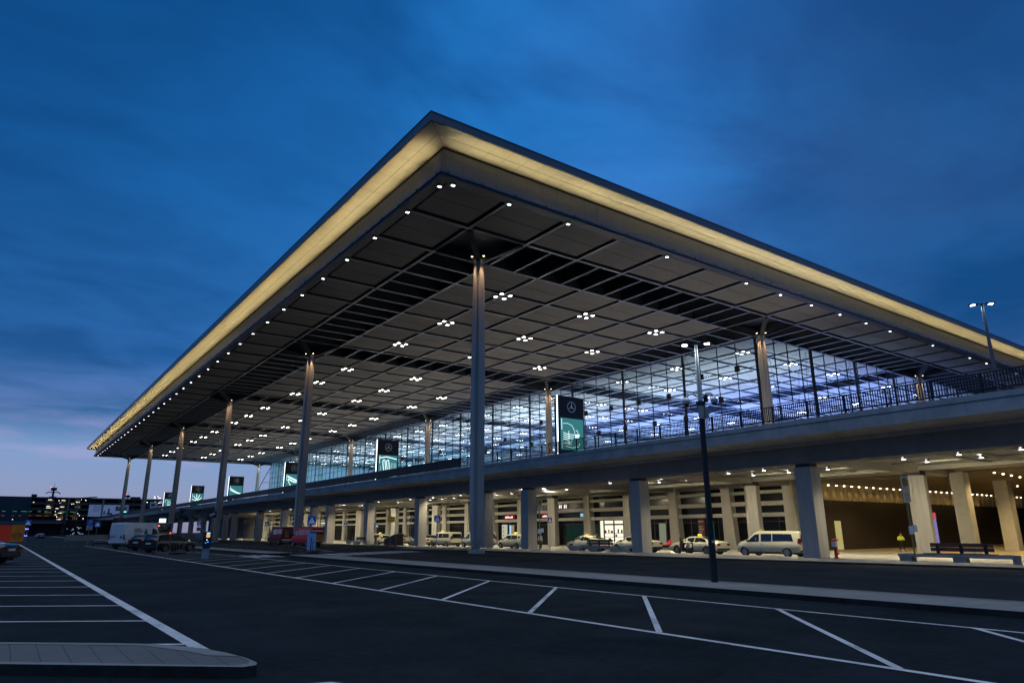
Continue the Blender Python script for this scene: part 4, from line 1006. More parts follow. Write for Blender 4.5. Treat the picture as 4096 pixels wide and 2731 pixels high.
q.box(-.008, .008, -3.012, -3.0, .6, 2.4); q.build('van_lettering', txg, wv)
MB().prism([(.35, -3.006, 1.05), (.75, -3.006, 1.05), (.55, -3.006, 1.42)], (0, -.01, 0)).build('triangle_emblem', emb, wv)
dc2 = make_car('parked_car', 'dark estate car parked in front of the white van', 'car', EST, dark_car, spokes=5); a = R(38)
dc2.location = (-11.9+math.cos(a)*1.5, 26.5+math.sin(a)*1.5, .01); dc2.rotation_euler = (0, 0, a-math.pi/2)
dc1 = dup(dc2, (-10.7, 35.3, .01), R(42)-math.pi/2, label='dark estate car wedged between the white van and the other dark car')
dc3 = make_car('parked_car', 'dark saloon cut off by the left picture edge', 'car', SED, dark_car, spokes=5)
h3 = Vector((-.82, .57)); dc3.location = (-22.15+h3.x*2.65, 7.75+h3.y*2.65, .01); dc3.rotation_euler = (0, 0, math.atan2(h3.y, h3.x)-math.pi/2)
far = dup(dc2, (-13.4, 205, .01), R(100)-math.pi/2, label='grey car driving far away at the end of the car park')
for o in far.children_recursive:
    if o.name.startswith('body'): o.data = o.data.copy(); o.data.materials[0] = silver_car
# fire service vans
fv1 = make_car('fire_service_van', 'dark red fire service van with plain back doors', 'van', FIR, fire_dark, spokes=6); fv1.location = (10.65, 63.9, gz(10.6)+.02); fv1.rotation_euler = (0, 0, R(3))
MB().box(-.9, .9, -3.06, -2.95, .55, .78).build('rear_bumper', white_van, fv1)
for z, w in ((1.25, .5), (1.12, .4)):
    q = MB()
    for i in range(5): q.box(-.5+i*.1, -.43+i*.1, -3.02, -3.005, z, z+.07)
    q.build('lettering', plate_m, fv1)
fv2 = make_car('fire_service_van', 'bright red fire service van with an orange back and its name on the rear window', 'van', FIR, fire_red, spokes=6); fv2.scale = (.95, .95, .95); fv2.location = (9.35, 49.4, gz(9)+.02); fv2.rotation_euler = (0, 0, R(6))
q = MB().box(-.96, .96, -3.02, -3.005, .62, 1.46, 0)
q.build('orange_stripes', orange_m, fv2)
q = MB()
for i in range(5):
    for sd in (-1, 1): q.prism([(sd*(.05+i*.19), -3.022, .62), (sd*(.14+i*.19), -3.022, .62), (sd*(.14+i*.19+.0), -3.022, 1.10-.0), (sd*(.05+i*.19), -3.022, 1.02)], (0, -.004, 0))
q.build('chevrons', mat('chevron_yellow', (.6, .35, .02), .5), fv2)
text('FEUERWEHR', .30, T(0, -3.02, 1.95) @ FACE_MY, mat('letters_pale', (.6, .6, .65), .4, emit=(.5, .5, .55), es=.15), fv2)
for v_ in (fv1, fv2):
    MB().box(-.7, .7, 1.0, 1.3, 2.44, 2.56).build('light_bar', mat('light_bar_blue', (.05, .08, .3), .3), v_)
    MB().box(-.6, .6, -2.2, .6, 2.45, 2.50).build('roof_hatch', mat('roof_grey', (.3, .3, .33), .5), v_)
# bus seen from behind
bs = thing('bus', 'bus seen from behind with dark rear window, yellow band and red lamps', 'bus', (2.95, 110, gz(3)))
MB().box(-1.25, 1.25, 0, 11.5, .35, 3.55).build('body', mat('bus_white', (.7, .7, .68), .35), bs)
MB().box(-1.20, 1.2, -.02, 0, 1.75, 3.35).build('rear_window', car_glass, bs)
MB().box(-1.22, 1.22, -.025, 0, 1.38, 1.70).build('yellow_band', mat('bus_yellow', (.65, .38, .03), .45), bs)
MB().box(-1.24, 1.24, -.02, 0, .4, 1.36).build('lower_panel', mat('bus_dark', (.03, .03, .03), .4), bs)
for x in (-1.1, 1.1):
    MB().tube((x, -.06, 2.95 if x < 0 else 1.6), (x, 0, 2.95 if x < 0 else 1.6), .12, .12, 12).build('taillight', red_lit, bs)
    for y in (2.4, 8.6): MB().tube((x-.14, y, .5), (x+.14, y, .5), .48, .48, 20).build('wheel', tyre_m, bs)
MB().box(-.3, .35, -.03, 0, 2.3, 2.9).build('window_emblem', mat('emblem_grey', (.3, .3, .3), .5), bs)
MB().box(-1.1, .0, -.05, .4, 3.57, 4.3).build('lit_panel', emat('lit_panel_white', (1, 1, 1), 1.6), bs)
# orange container and blue lit van far left
oc = thing('fire_container', 'red and orange container with chevrons on its end, behind the dark saloon', 'container', (-20.9, 75, 0), R(0))
MB().box(-6.5, -.7, .0, 2.4, .5, 2.72).build('body', mat('container_red', (.62, .05, .015), .45, emit=(.8, .06, .02), es=.05), oc)
MB().box(-.7, .75, -.05, 2.35, .5, 2.75).build('end_door', orange_m, oc)
q = MB()
for i in range(5):
    for sd in (-1, 1): q.prism([(sd*(.06+i*.13), -.056, .75+.1*i), (sd*(.12+i*.13), -.056, .75+.1*i), (sd*(.12+i*.13), -.056, 1.75-.05*i), (sd*(.06+i*.13), -.056, 1.75-.05*i)], (0, -.004, 0))
q.build('chevrons', mat('chevron_dark', (.35, .05, .01), .5), oc)
MB().box(-.75, .8, -.06, .0, 2.72, 2.82).box(-.75, .8, -.06, 0, .42, .52).box(-6.5, -.7, -.04, 0, 2.68, 2.8).build('frame', silver_car, oc)
for x in (-5, -3.8, -.3): MB().tube((x, .2, .35), (x, .5, .35), .34, .34, 16).build('wheel', tyre_m, oc)
pv = thing('lit_van', 'distant vehicle with blue lit panels in the garage entrance', 'van', (-15.2, 298, 0))
MB().box(-1.5, 1.5, 0, 5, .4, 3.4).build('body', mat('van_blue_dark', (.02, .03, .12), .4), pv)
bl_e = emat('blue_lit', (.25, .25, 1), 2.2)
MB().box(-1.4, 1.3, -.05, 0, 2.9, 3.4).box(-1.5, 1.3, -.05, 0, .4, .75).build('light_strip', bl_e, pv)
MB().box(-1.2, -.4, -.06, 0, 1.9, 2.3).build('window_glow', lamp_d2, pv)
# ------------------------------------------------------------------ signs and street furniture
def crossing_plate(parent, zc, s=.62, y=0):
    """blue pedestrian crossing sign facing -Y: white triangle, walking figure, stripes"""
    MB().box(-s/2, s/2, y-.02, y+.01, zc-s/2, zc+s/2).build('sign_plate', blue_sign, parent)
    q = MB(); h = s*.40
    q.prism([(-h, y-.021, zc-h*.86), (h, y-.021, zc-h*.86), (0, y-.021, zc+h*.95)], (0, -.004, 0)); t = q.build('sign_triangle', mat('sign_white_lit', (.8, .82, .85), .5, emit=(.7, .8, .9), es=.10), parent)
    q = MB(); P = lambda pts, w: poly_strip(q, [(x*h, zc+z*h) for x, z in pts], w*h, y-.0255)
    P([(0, .42), (0, .56)], .16); P([(-.02, .4), (-.06, 0)], .17); P([(-.06, .05), (.16, -.28), (.2, -.5)], .09); P([(-.06, .05), (-.2, -.25), (-.36, -.5)], .09); P([(-.02, .33), (.2, .1)], .07); P([(-.02, .33), (-.24, .08)], .07)
    for k_ in (-.62, -.40, -.18, .06, .28, .5, .7): P([(k_*.9, -.80), (k_*.72, -.62)], .09)
    q.build('sign_figure', bearing, parent)
def post(parent, h, r=.04, m=None): return MB().tube((0, 0, -.1), (0, 0, h), r, r, 10).build('post', m or grey_pole, parent)
CG = 'blue pedestrian crossing signs'
def xsign(x, y, zc, s, label, rz=0):
    o = thing('crossing_sign', label, 'road sign', (x, y, gz(x)), R(rz), CG); post(o, zc-gz(x)+s/2-.02); crossing_plate(o, zc-gz(x), s, -.05); return o
xsign(-4.70, 9.7, 2.43, .60, 'large pedestrian crossing sign above the pale blue mobile board')
xsign(12.96, 22.25, 2.87, .66, 'pedestrian crossing sign at the end of the zebra stripes by the nearest taxi van row')
xsign(24.8, 74, 2.75, .62, 'pedestrian crossing sign beside the bench under the deck')
xsign(24.4, 60.8, 2.5, .58, 'pedestrian crossing sign above the leftmost people carrier taxi')
xsign(29.5, 24.4, 2.85, .62, 'pedestrian crossing sign in front of the inner pillar behind the bench')
xsign(14.5, 84, 3.0, .68, 'pedestrian crossing sign left of the dark red fire van')
a_ = xsign(-11.15, 81.9, 2.85, .78, 'pedestrian crossing sign next to the blue parking sign')
xsign(-20.0, 73, 2.95, .75, 'pedestrian crossing sign in front of the orange container')
cs = xsign(6.5, 98, 3.1, .78, 'pedestrian crossing sign under a round sign, with a towing plate below')
MB().tube((0, -.05, 4.05), (0, -.02, 4.05), .3, .3, 20).build('round_plate', white_sign, cs); MB().box(-.36, .36, -.08, -.05, 2.0, 2.65).build('lower_plate', white_sign, cs); MB().box(-.2, .2, -.09, -.08, 2.2, 2.45).build('plate_symbol', bearing, cs); MB().box(-.3, .3, -.06, -.02, .5, 1.6).build('blue_board', mat('board_blue', (.20, .34, .55), .6), cs)
mb = thing('mobile_board', 'pale blue board on a dark mobile base, seen from behind', 'board', (-4.80, 9.1, .12))
MB().box(-.32, .30, -.02, .02, .28, 1.42).build('board', mat('board_blue2', (.30, .50, .80), .6), mb)
MB().tube((-.05, -.04, 0), (-.05, -.04, 1.15), .03, .03, 8).tube((.1, -.04, 0), (.1, -.04, .9), .02, .02, 8).build('strut', dark_pole, mb)
MB().prism([(-.45, -.2, 0), (.45, -.2, 0), (.38, -.2, .12), (-.38, -.2, .12)], (0, .4, 0)).build('base', black_m, mb)
pk_ = thing('parking_sign', 'blue parking sign with two white plates below', 'road sign', (-12.85, 74, 0)); post(pk_, 3.3)
MB().box(-.38, .38, -.07, -.04, 2.62, 3.40).build('sign_plate', blue_sign, pk_); text('P', .75, T(0, -.075, 3.0) @ FACE_MY, white_sign, pk_)
for z in (2.0, 2.32): MB().box(-.36, .36, -.07, -.04, z, z+.29).build('lower_plate', white_sign, pk_); MB().box(-.12, .12, -.08, -.07, z+.08, z+.2).build('plate_symbol', bearing, pk_)
ns = thing('no_stopping_sign', 'round dark red and blue sign seen at an angle beside the striped wedge box', 'road sign', (20.16, 41.45, gz(20)), R(50)); post(ns, 4.05)
MB().tube((0, -.06, 3.62), (0, -.03, 3.62), .40, .40, 24).build('sign_plate', mat('sign_purple', (.06, .01, .10), .4), ns); MB().tube((0, -.064, 3.62), (0, -.062, 3.62), .30, .30, 24).build('sign_face', mat('sign_blue_dk', (.03, .01, .14), .4), ns)
gw = thing('give_way_sign', 'small white triangle sign with a round blue sign below, in front of a pillar', 'road sign', (19.5, 116, gz(19))); post(gw, 5.1)
MB().prism([(-.4, -.05, 5.6), (.4, -.05, 5.6), (0, -.05, 4.9)], (0, -.02, 0)).build('sign_triangle', white_sign, gw); MB().tube((0, -.06, 3.9), (0, -.04, 3.9), .38, .38, 20).build('round_plate', mat('sign_lblue', (.10, .3, .6), .5), gw)
# stop number 8302
st = thing('temporary_stop_sign', 'yellow temporary stop board numbered 8302 on a red ringed base', 'bus stop sign', (19.05, 45, gz(19)+.10)); post(st, 3.75, .025)
for i, m in enumerate((red_plain, bearing, red_plain)): MB().tube((0, 0, i*.11), (0, 0, i*.11+.10), .34-.02*i, .33-.02*i, 20).build('base_ring', m, st)
MB().box(-.56, .56, -.05, -.02, 2.95, 3.72).build('sign_plate', mat('stop_yellow', (.46, .42, .05), .5, emit=(.5, .45, .05), es=.08), st)
text('8302', .38, T(0, -.055, 3.14) @ FACE_MY, black_m, st); scribble(st, 'y', -.052, -.42, 3.42, .84, .13, mat('faint_ink', (.25, .22, .05), .5), 8, mirror=1)
MB().prism([(-.03, -.052, 3.62), (.03, -.052, 3.62), (.03, -.052, 3.74), (0, -.052, 3.8), (-.03, -.052, 3.74)], (0, -.004, 0)).build('arrow', black_m, st)
# H bus stops
def hstop(x, y, label, rz, low):
    o = thing('bus_stop_sign', label, 'bus stop sign', (x, y, gz(x)+.1), R(rz), 'bus stop poles by the pillars'); MB().tube((0, 0, -.1), (0, 0, 4.75), .055, .055, 10).build('post', mat('pole_olive', (.16, .14, .06), .5), o)
    MB().box(-.33, .33, -.09, -.06, 4.25, 4.95).build('sign_plate', white_sign, o)
    MB().tube((0, -.105, 4.60), (0, -.09, 4.60), .25, .25, 24).build('disc', mat('h_green', (.02, .06, .02), .5), o); MB().tube((0, -.112, 4.60), (0, -.105, 4.60), .20, .20, 24).build('disc_face', mat('h_yellow', (.40, .32, .03), .5), o)
    text('H', .32, T(0, -.118, 4.60) @ FACE_MY, mat('h_green', (0, 0, 0)), o)
    MB().box(-.33, .33, -.09, -.06, 3.88 if not low else 3.4, 4.22).build('route_plate', white_sign, o)
    MB().tube((.03, -.10, 4.07), (.03, -.09, 4.07), .08, .08, 12).build('route_symbol', MATS['h_yellow'], o)
    if low:
        q = MB()
        for i in range(5): q.box(-.22, .25, -.1, -.09, 3.5+i*.1, 3.54+i*.1)
        q.build('route_lines', mat('ink_grey', (.12, .13, .16), .5), o)
    MB().box(-.30, .10, -.10, -.06, 1.55, 2.02).box(.08, .42, -.12, -.07, 1.68, 2.08).build('timetable', mat('timetable_blue', (.28, .40, .62), .6), o)
    return o
hstop(21.1, -20.04, 'bus stop pole with turned H sign and long route plate by the right bench', -10, True)
hstop(21.5, 16.2, 'bus stop pole with an H sign right of the second pillar from the tall column', 0, False)
# way finding boards
wf = thing('wayfinding_sign', 'dark wayfinding board with arrows on a slim pole', 'sign', (-10.1, 28, 0)); post(wf, 3.75, .05, dark_pole)
MB().box(-.05, 1.17, -.06, 0, 2.9, 3.65).build('sign_plate', mat('sign_black', (.01, .01, .015), .4), wf)
for i, w in enumerate((.55, .65, .8, .35)): scribble(wf, 'y', -.064, 1.0-w, 3.49-i*.17, w, .07, mat('sign_text_grey', (.30, .31, .36), .5), 7, mirror=1)
q = MB()
for i in range(4): q.prism([(1.05, -.062, 3.48-i*.17), (1.13, -.062, 3.52-i*.17), (1.05, -.062, 3.56-i*.17)], (0, -.004, 0))
q.build('arrows', MATS['sign_text_grey'], wf)
wf2 = thing('wayfinding_sign', 'dark wayfinding board above the white van roof', 'sign', (-11.6, 60, 0)); post(wf2, 3.4, .05, dark_pole); MB().box(0, 1.15, -.06, 0, 2.78, 3.40).build('sign_plate', MATS['sign_black'], wf2)
for i in range(3): scribble(wf2, 'y', -.064, .3, 3.22-i*.17, .7, .06, MATS['sign_text_grey'], 6, mirror=1)
rsg = thing('kiosk_pole_sign', 'dark red sign with a white arrow shape on a black pole', 'sign', (-11.86, 8.75, 0)); MB().tube((0, 0, 0), (0, 0, 3.12), .06, .06, 10).build('post', dark_pole, rsg)
MB().box(-.16, .36, -.08, -.03, 2.55, 2.97).build('sign_plate', mat('sign_maroon', (.07, .006, .02), .4), rsg); MB().box(-.36, -.16, -.05, .0, 2.55, 2.93).build('side_plate', mat('sign_grey_dk', (.05, .05, .06), .5), rsg)
MB().prism([(-.08, -.085, 2.68), (.08, -.085, 2.68), (.10, -.085, 2.72), (.24, -.085, 2.74), (.26, -.085, 2.88), (.1, -.085, 2.86), (.08, -.085, 2.82), (-.08, -.085, 2.8)], (0, -.004, 0)).build('symbol', white_sign, rsg); scribble(rsg, 'y', -.084, -.08, 2.62, .2, .035, white_sign, 4, mirror=1)
ki = thing('ticket_machine', 'dark ticket machine with lit blue and orange screen on a pale plinth', 'ticket machine', (-12.0, 8.3, 0), R(-8))
MB().box(-.17, .19, 0, .45, 0, .72).box(.13, .19, -.03, 0, 0, .7).build('plinth', mat('plinth_pale', (.30, .36, .44), .55), ki)
MB().box(-.22, .24, -.05, .40, .66, 1.70).box(-.26, -.22, -.02, .4, .9, 1.68).build('case', mat('kiosk_dark', (.012, .02, .04), .35), ki)
MB().box(-.06, .17, -.062, -.05, 1.50, 1.66).build('screen', emat('scr_blue', (.12, .28, .42), 1), ki); scribble(ki, 'y', -.066, -.04, 1.53, .19, .10, emat('scr_white', (.7, .9, 1), 1.2), 4, mirror=1)
MB().box(-.07, .15, -.062, -.05, 1.33, 1.49).build('screen', emat('scr_orange', (1, .42, .10), 1.1), ki)
be = emat('blue_led', (.05, .30, 1), 2.2)
MB().box(.01, .10, -.062, -.05, 1.02, 1.07).build('button', be, ki); MB().box(-.10, -.03, -.062, -.05, .97, 1.0).build('button', be, ki); MB().box(-.03, .01, -.062, -.05, 1.17, 1.19).build('button', lamp_d2, ki)
# benches
def bench(x, y0, y1, b0, b1, label, blocks):
    z = gz(x)+.10; o = thing('bench', label, 'bench', (x, 0, z))
    MB().box(-.28, .28, y0, y1, .26, .46).build('seat_slab', bench_c, o)
    for a, b in blocks: MB().box(-.22, .22, a, b, 0, .26).build('leg', bench_c, o)
    q = MB()
    q.box(-.30, .22, b0-.2, b1+.2, .465, .50)
    q.build('wooden_seat', wood_m, o)
    for z0, z1 in ((.60, .81), (.84, 1.06)): MB().box(.24, .29, b0, b1, z0, z1).build('backrest_plank', wood_m, o)
    for t in (.12, .5, .88): MB().box(.20, .24, lerp(b0, b1, t)-.09, lerp(b0, b1, t)+.09, .46, 1.0).build('backrest_post', black_m, o)
    return o
bench(21.7, -25.1, -18.9, -23.9, -20.6, 'long concrete bench with brown plank backrest at the right edge', [(-19.65, -18.95), (-22.6, -21.9), (-25.1, -24.85)])
bench(21.7, 5.8, 11.8, 6.2, 9.65, 'long concrete bench with brown plank backrest in front of the ivory hatchback', [(10.2, 11.5), (7.7, 8.8), (5.8, 6.1)])
bench(21.7, 57.5, 65.4, 59.0, 62.6, 'dark concrete bench half hidden by a pillar at the left of the taxi rank', [(64.2, 65.3), (61, 62.4), (57.6, 59)])
bk = thing('concrete_block', 'pale concrete block at the right end of the middle bench', 'block', (21.8, 0, gz(21.8)+.1)); MB().box(-.25, .25, 4.2, 5.55, 0, .34).build('block', facade_c, bk); MB().box(-.27, .27, 4.18, 5.57, .30, .34).build('lid', bench_c, bk)
# hydrant
hy = thing('hydrant', 'red hydrant pillar with a white band right of the nearest pillar', 'hydrant', (22.75, -14.25, gz(22.7)+.1))
MB().tube((0, 0, 0), (0, 0, .80), .11, .10, 16).tube((0, 0, 0), (0, 0, .04), .17, .17, 16).build('body', red_plain, hy); MB().tube((0, 0, .74), (0, 0, 1.12), .21, .20, 18).build('collar', mat('hyd_white', (.7, .68, .66), .5), hy)
MB().tube((0, 0, 1.12), (0, 0, 1.20), .215, .20, 18).tube((0, 0, 1.20), (0, 0, 1.27), .20, .08, 18).build('cap', red_plain, hy); MB().tube((.0, -.05, .3), (.0, -.18, .3), .07, .07, 12).build('outlet', red_plain, hy)
# striped wedge box
wb = thing('wedge_box', 'dark wedge shaped box with striped edges by the taxis', 'box', (21.2, 48.3, gz(21)+.1))
MB().prism([(-.5, 1.9, 0), (-.5, 1.9, .82), (-.5, -1.6, 1.55), (-.5, -1.6, 0)], (1.2, 0, 0)).build('body', mat('wedge_dark', (.025, .022, .022), .6), wb)
q = MB()
for i in range(16): t = i/16; y = 1.9-3.5*t; z = .82+.73*t; q.box(-.53, -.49, y-.12, y, z-.02, z+.06)
for i in range(12):
    if i % 2: q.box(-.52, -.42, -1.63, -1.59, .1+i*.12, .18+i*.12).box(.6, .7, -1.63, -1.59, .1+i*.12, .18+i*.12)
for i in range(10): q.box(-.5+i*.12, -.44+i*.12, -1.64, -1.58, 1.5, 1.58)
q.build('warning_stripes', mat('stripe_pale', (.5, .48, .2), .5), wb)
MB().prism([(-.49, 1.9, .83), (.69, 1.9, .83), (.69, -1.6, 1.56), (-.49, -1.6, 1.56)], (0, 0, .01)).build('lid', mat('lid_grey', (.12, .12, .12), .4), wb)
bi = thing('litter_bin', 'dark litter bin beside the pier behind the taxi saloon', 'bin', (44.6, 13.6, gz(44.6))); MB().box(-.3, .3, -.35, .35, 0, 1.3).build('body', bearing, bi); MB().box(-.33, .33, -.38, .38, 1.3, 1.36).build('lid', black_m, bi)
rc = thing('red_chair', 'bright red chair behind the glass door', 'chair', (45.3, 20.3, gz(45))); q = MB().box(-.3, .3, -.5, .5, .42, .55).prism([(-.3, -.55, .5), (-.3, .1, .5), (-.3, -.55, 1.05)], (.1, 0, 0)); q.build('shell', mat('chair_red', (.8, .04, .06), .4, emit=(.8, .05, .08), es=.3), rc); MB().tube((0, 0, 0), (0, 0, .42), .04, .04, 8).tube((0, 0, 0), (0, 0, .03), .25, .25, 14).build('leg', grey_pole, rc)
# luggage carts and a barrier
ct = thing('luggage_cart', 'row of nested wire luggage carts', 'luggage cart', (-12.0, 19.9, 0)); 
for k_ in range(6):
    q = MB(); o = k_*.2
    for x in (0, .0): q.path([(.05+o, 0, 0.1), (.05+o, 0, .85), (.12+o, .5, .85), (.12+o, .5, .1)], .014, 5)
    q.path([(.05+o, 0, .28), (.18+o, .05, .2), (.3+o, .2, .12)], .014, 5); q.path([(.05+o, 0, .12), (.5+o, .1, .12), (.5+o, .45, .12), (.05+o, .5, .12)], .012, 5)
    q.build('cart_frame', grey_pole, ct); MB().tube((.08+o, -.02, .07), (.08+o, .03, .07), .07, .07, 10).tube((.08+o, .47, .07), (.08+o, .52, .07), .07, .07, 10).build('wheel', tyre_m, ct)
fe = thing('barrier', 'light metal barrier frame around the luggage carts', 'barrier', (-12.0, 20.4, 0))
for a, b in ((-.9, .0), (0, 1.0), (1.0, 2.0)): MB().path([(a, -.2, 0), (a, -.2, .88), (b, -.2, .86), (b, -.2, 0)], .018, 6).tube((a, -.2, .16), (b, -.2, .15), .015, .015, 6).build('rail', grey_pole, fe)
MB().path([(-.8, .3, .86), (-.75, .3, 2.15), (.05, .3, 2.2), (.02, .3, .86)], .014, 6).build('tall_frame', grey_pole, fe)
for x, y, lb in ((-13.2, 62, 'low barrier rail behind the white van, nearer one'), (-12.4, 78, 'low barrier rail by the parking sign, farther one')):
    f2 = thing('barrier_rail', lb, 'barrier', (x, y, 0)); MB().path([(0, 0, 0), (0, 0, 1.0), (6, 2, 1.0), (6, 2, 0)], .03, 6).tube((0, 0, .5), (6, 2, .5), .02, .02, 6).build('rail', grey_pole, f2)
for (x, y, w, lb) in ((-14.6, 57.5, 2.0, 'pallet like trestle left of the white van'),):
    tp = thing('trestle', lb, 'trestle', (x+2.0, y, 0)); MB().box(-1.2, .6, -.1, .1, .35, .5).box(-1.1, -1.0, -.1, .1, 0, .35).box(.4, .5, -.1, .1, 0, .35).build('beam', dark_pole, tp)
# ------------------------------------------------------------------ lamp posts
lp = thing('lamp_post', 'tall dark lamp post with two bright heads and two white dome cameras', 'street lamp', (-5.0, -25.9, .12))
MB().tube((0, 0, -.1), (0, 0, 5.4), .105, .085, 16).build('post', dark_pole, lp); MB().tube((0, 0, 5.4), (0, 0, 7.52), .075, .05, 14).build('upper_post', mat('post_white', (.55, .58, .56), .4), lp)
def heads(o, z, s=1.0, e=60):
    d = Vector((.62, -.78, 0))
    for sg in (-1, 1):
        c = d*sg*.30*s; q = MB(); a = Vector((-d.y, d.x, 0))
        pts = [c+d*sg*(-.16*s)+a*.10*s, c+d*sg*(.22*s)+a*.16*s, c+d*sg*(.22*s)-a*.16*s, c+d*sg*(-.16*s)-a*.10*s]
        q.prism([(p.x, p.y, z) for p in pts], (0, 0, .045*s), 0)
        p2 = [c+d*sg*(-.02*s)+a*.08*s, c+d*sg*(.14*s)+a*.10*s, c+d*sg*(.14*s)-a*.10*s, c+d*sg*(-.02*s)-a*.08*s]
        q.prism([(p.x, p.y, z-.012) for p in p2], (0, 0, .011), 1)
        q.build('lamp_head', [dark_pole, emat('street_lamp_glow', (.92, 1, .98), 22)], o)
        lamp('SPOT', 'lamp_light', (c.x, c.y, z-.03), e, (.85, .95, 1), o, spot_size=R(150), spot_blend=.8, shadow_soft_size=.10, dir=(0, 0, -1))
    MB().box(-.08, .08, -.08, .08, z-.02, z+.06).build('bracket', dark_pole, o)
heads(lp, 7.5, 1.0, 55)
wh = mat('camera_white', (.62, .66, .68), .35)
for sg, z in ((-1, 5.62), (1, 5.62)):
    d = Vector((.62, -.78, 0))*sg
    q = MB().path([(d.x*.08, d.y*.08, z+.12), (d.x*.22, d.y*.22, z+.22), (d.x*.36, d.y*.36, z+.20), (d.x*.44, d.y*.44, z+.08)], .035, 8); q.build('camera_arm', wh, lp)
    q = MB().ball((d.x*.44, d.y*.44, z-.02), .125, 16, 10, 0); q.build('dome_camera', wh, lp, True, 80); MB().ball((d.x*.44, d.y*.44, z-.10), .085, 14, 8).build('camera_lens', bearing, lp, True, 80)
MB().box(-.16, -.03, -.14, -.02, 5.0, 5.40).box(.02, .14, -.2, -.06, 5.02, 5.38).build('equipment_box', mat('box_grey', (.32, .36, .36), .5), lp); MB().box(-.1, .1, -.1, .1, 5.42, 5.58).box(.12, .22, -.16, -.04, 5.55, 5.78).build('bracket', black_m, lp)
MB().box(-.11, .0, -.12, -.10, 1.15, 1.22).build('sticker', white_sign, lp)
lp2 = thing('lamp_post', 'lamp post with two bright heads standing behind the railing at the right edge', 'street lamp', (29.55, -23.2, 8.3))
MB().tube((0, 0, 0), (0, 0, 8.2), .14, .085, 14).build('post', mat('post_grey', (.12, .13, .15), .45, .3), lp2); heads(lp2, 8.25, 1.5, 120)
fl_g = 'tiny lamp posts on the far deck'
for i, (x, y, h) in enumerate(((31, 300, 8), (55, 455, 15.5), (40, 380, 9), (36, 340, 7))):
    o = thing('lamp_post', 'tiny lamp post far away beyond the left columns', 'street lamp', (x, y, 8.3), 0, fl_g); MB().tube((0, 0, 0), (0, 0, h), .1, .08, 6).box(-1.2, 1.2, -.1, .1, h, h+.12).build('post', dark_pole, o)
    MB().box(-1.25, -.6, -.15, .15, h-.1, h).box(.6, 1.25, -.15, .15, h-.1, h).build('lamp_head', lamp_d2, o)
for i, (y, z, x) in enumerate(((355, 13.4, 26), (300, 13.2, 30))):
    o = thing('gantry_sign', ('nearer' if i else 'farther')+' white lane sign with a cyan light on the far deck', 'road sign', (x, y, 8.3)); MB().tube((0, 0, 0), (0, 0, 4), .12, .12, 8).build('post', dark_pole, o)
    MB().box(-1.5, 1.5, -.1, 0, 3.6, 6.2).build('sign_plate', mat('sign_pale', (.35, .38, .45), .5), o); MB().box(-.6, .6, -.15, 0, 3.0, 3.5).build('signal', emat('cyan_lit', (.15, 1, .95), 1.6), o); MB().box(-1.1, .4, -.13, -.1, 4.4, 5.4).build('symbol', dark_pole, o)
# ------------------------------------------------------------------ far garage, low building, wall, tower
ga = thing('parking_garage', 'long dark glazed multi storey car park with lit decks beyond the car park', 'building', (0, 460, 0))
gg = lambda x: -22.85+(x+22.85)*1.351
zt, zb = 22.3, 8.1
MB().box(-140, gg(38.4), 0, 40, zt-.9, zt).build('roof', bearing, ga)
MB().box(-140, 14, -2, 0, zb-1.2, zb).build('ledge', mat('ledge_grey', (.10, .10, .13), .6), ga)
MB().box(-140, gg(38.4), 14, 14.4, 0, zt-.9).build('back_wall', mat('garage_inner', (.05, .052, .05), .8, 0, .3, .2), ga)
MB().box(-140, 5, 2, 3, 0, zb-1.2).build('lower_wall', mat('garage_dark', (.008, .008, .012), .8), ga)
for k_ in range(4):
    MB().box(-140, gg(38.4), .3, 14, zb+k_*3.45-.35, zb+k_*3.45+.35).build('parking_deck', mat('deck_grey', (.10, .10, .10), .8), ga)
    MB().box(-140, gg(38.4), .2, .28, zb+k_*3.45+.35, zb+k_*3.45+1.2).build('deck_parapet', mat('deck_mesh', (.02, .022, .028), .6), ga)
for x in [gg(v) for v in (-36, -30.7, -25.1, -19.6, -13.9, -8.4, -2.9, 2.85, 8.3, 14, 20, 26, 32, 38.2)]:
    MB().box(x-.18, x+.18, -.5, .2, zb, zt).build('frame_post', steel_dk, ga)
for x, w in ((gg(.1), .9), (gg(3.6), .7), (gg(13.5), .9)): MB().box(x-w/2, x+w/2, -1.2, -.5, zb-1, zt-.9).build('steel_column', mat('col_pale', (.12, .14, .17), .5), ga)
gl2 = MB().box(-140, gg(-14), -.2, -.1, zb, zt-.9).build('glass_front', mat('garage_glass', (.008, .018, .035), .1), ga)
glow_y = emat('garage_lit', (.75, .62, .32), .30)
rs = random.Random(4)
for k_ in range(4):
    for x0, x1, s_ in ((gg(-2.4), gg(-.4), 1), (gg(3.2), gg(8.2), .8), (gg(-8), gg(-5), .35)):
        if rs.random() < .85:
            x = x0+rs.uniform(0, .5)
            MB().box(x, min(x1, x+rs.uniform(1.5, 4)), 13.6, 13.8, zb+k_*3.45+.4, zb+k_*3.45+2.8).build('lit_bay', emat('garage_lit%d' % int(s_*10), (.75, .62, .34), .13*s_), ga)
for z, c in ((zb+1*3.45+2.2, (.1, .9, .25)), (zb+3.45*.9+.1, (.9, .15, .08))):
    for i in range(9):
        x = gg(-24)+i*4.2+rs.uniform(0, 1.5); MB().box(x, x+rs.uniform(.5, 3.4), -.3, -.22, z, z+.12).build('strip_light', emat('strip_%d' % int(c[0]*10), c, .7), ga)
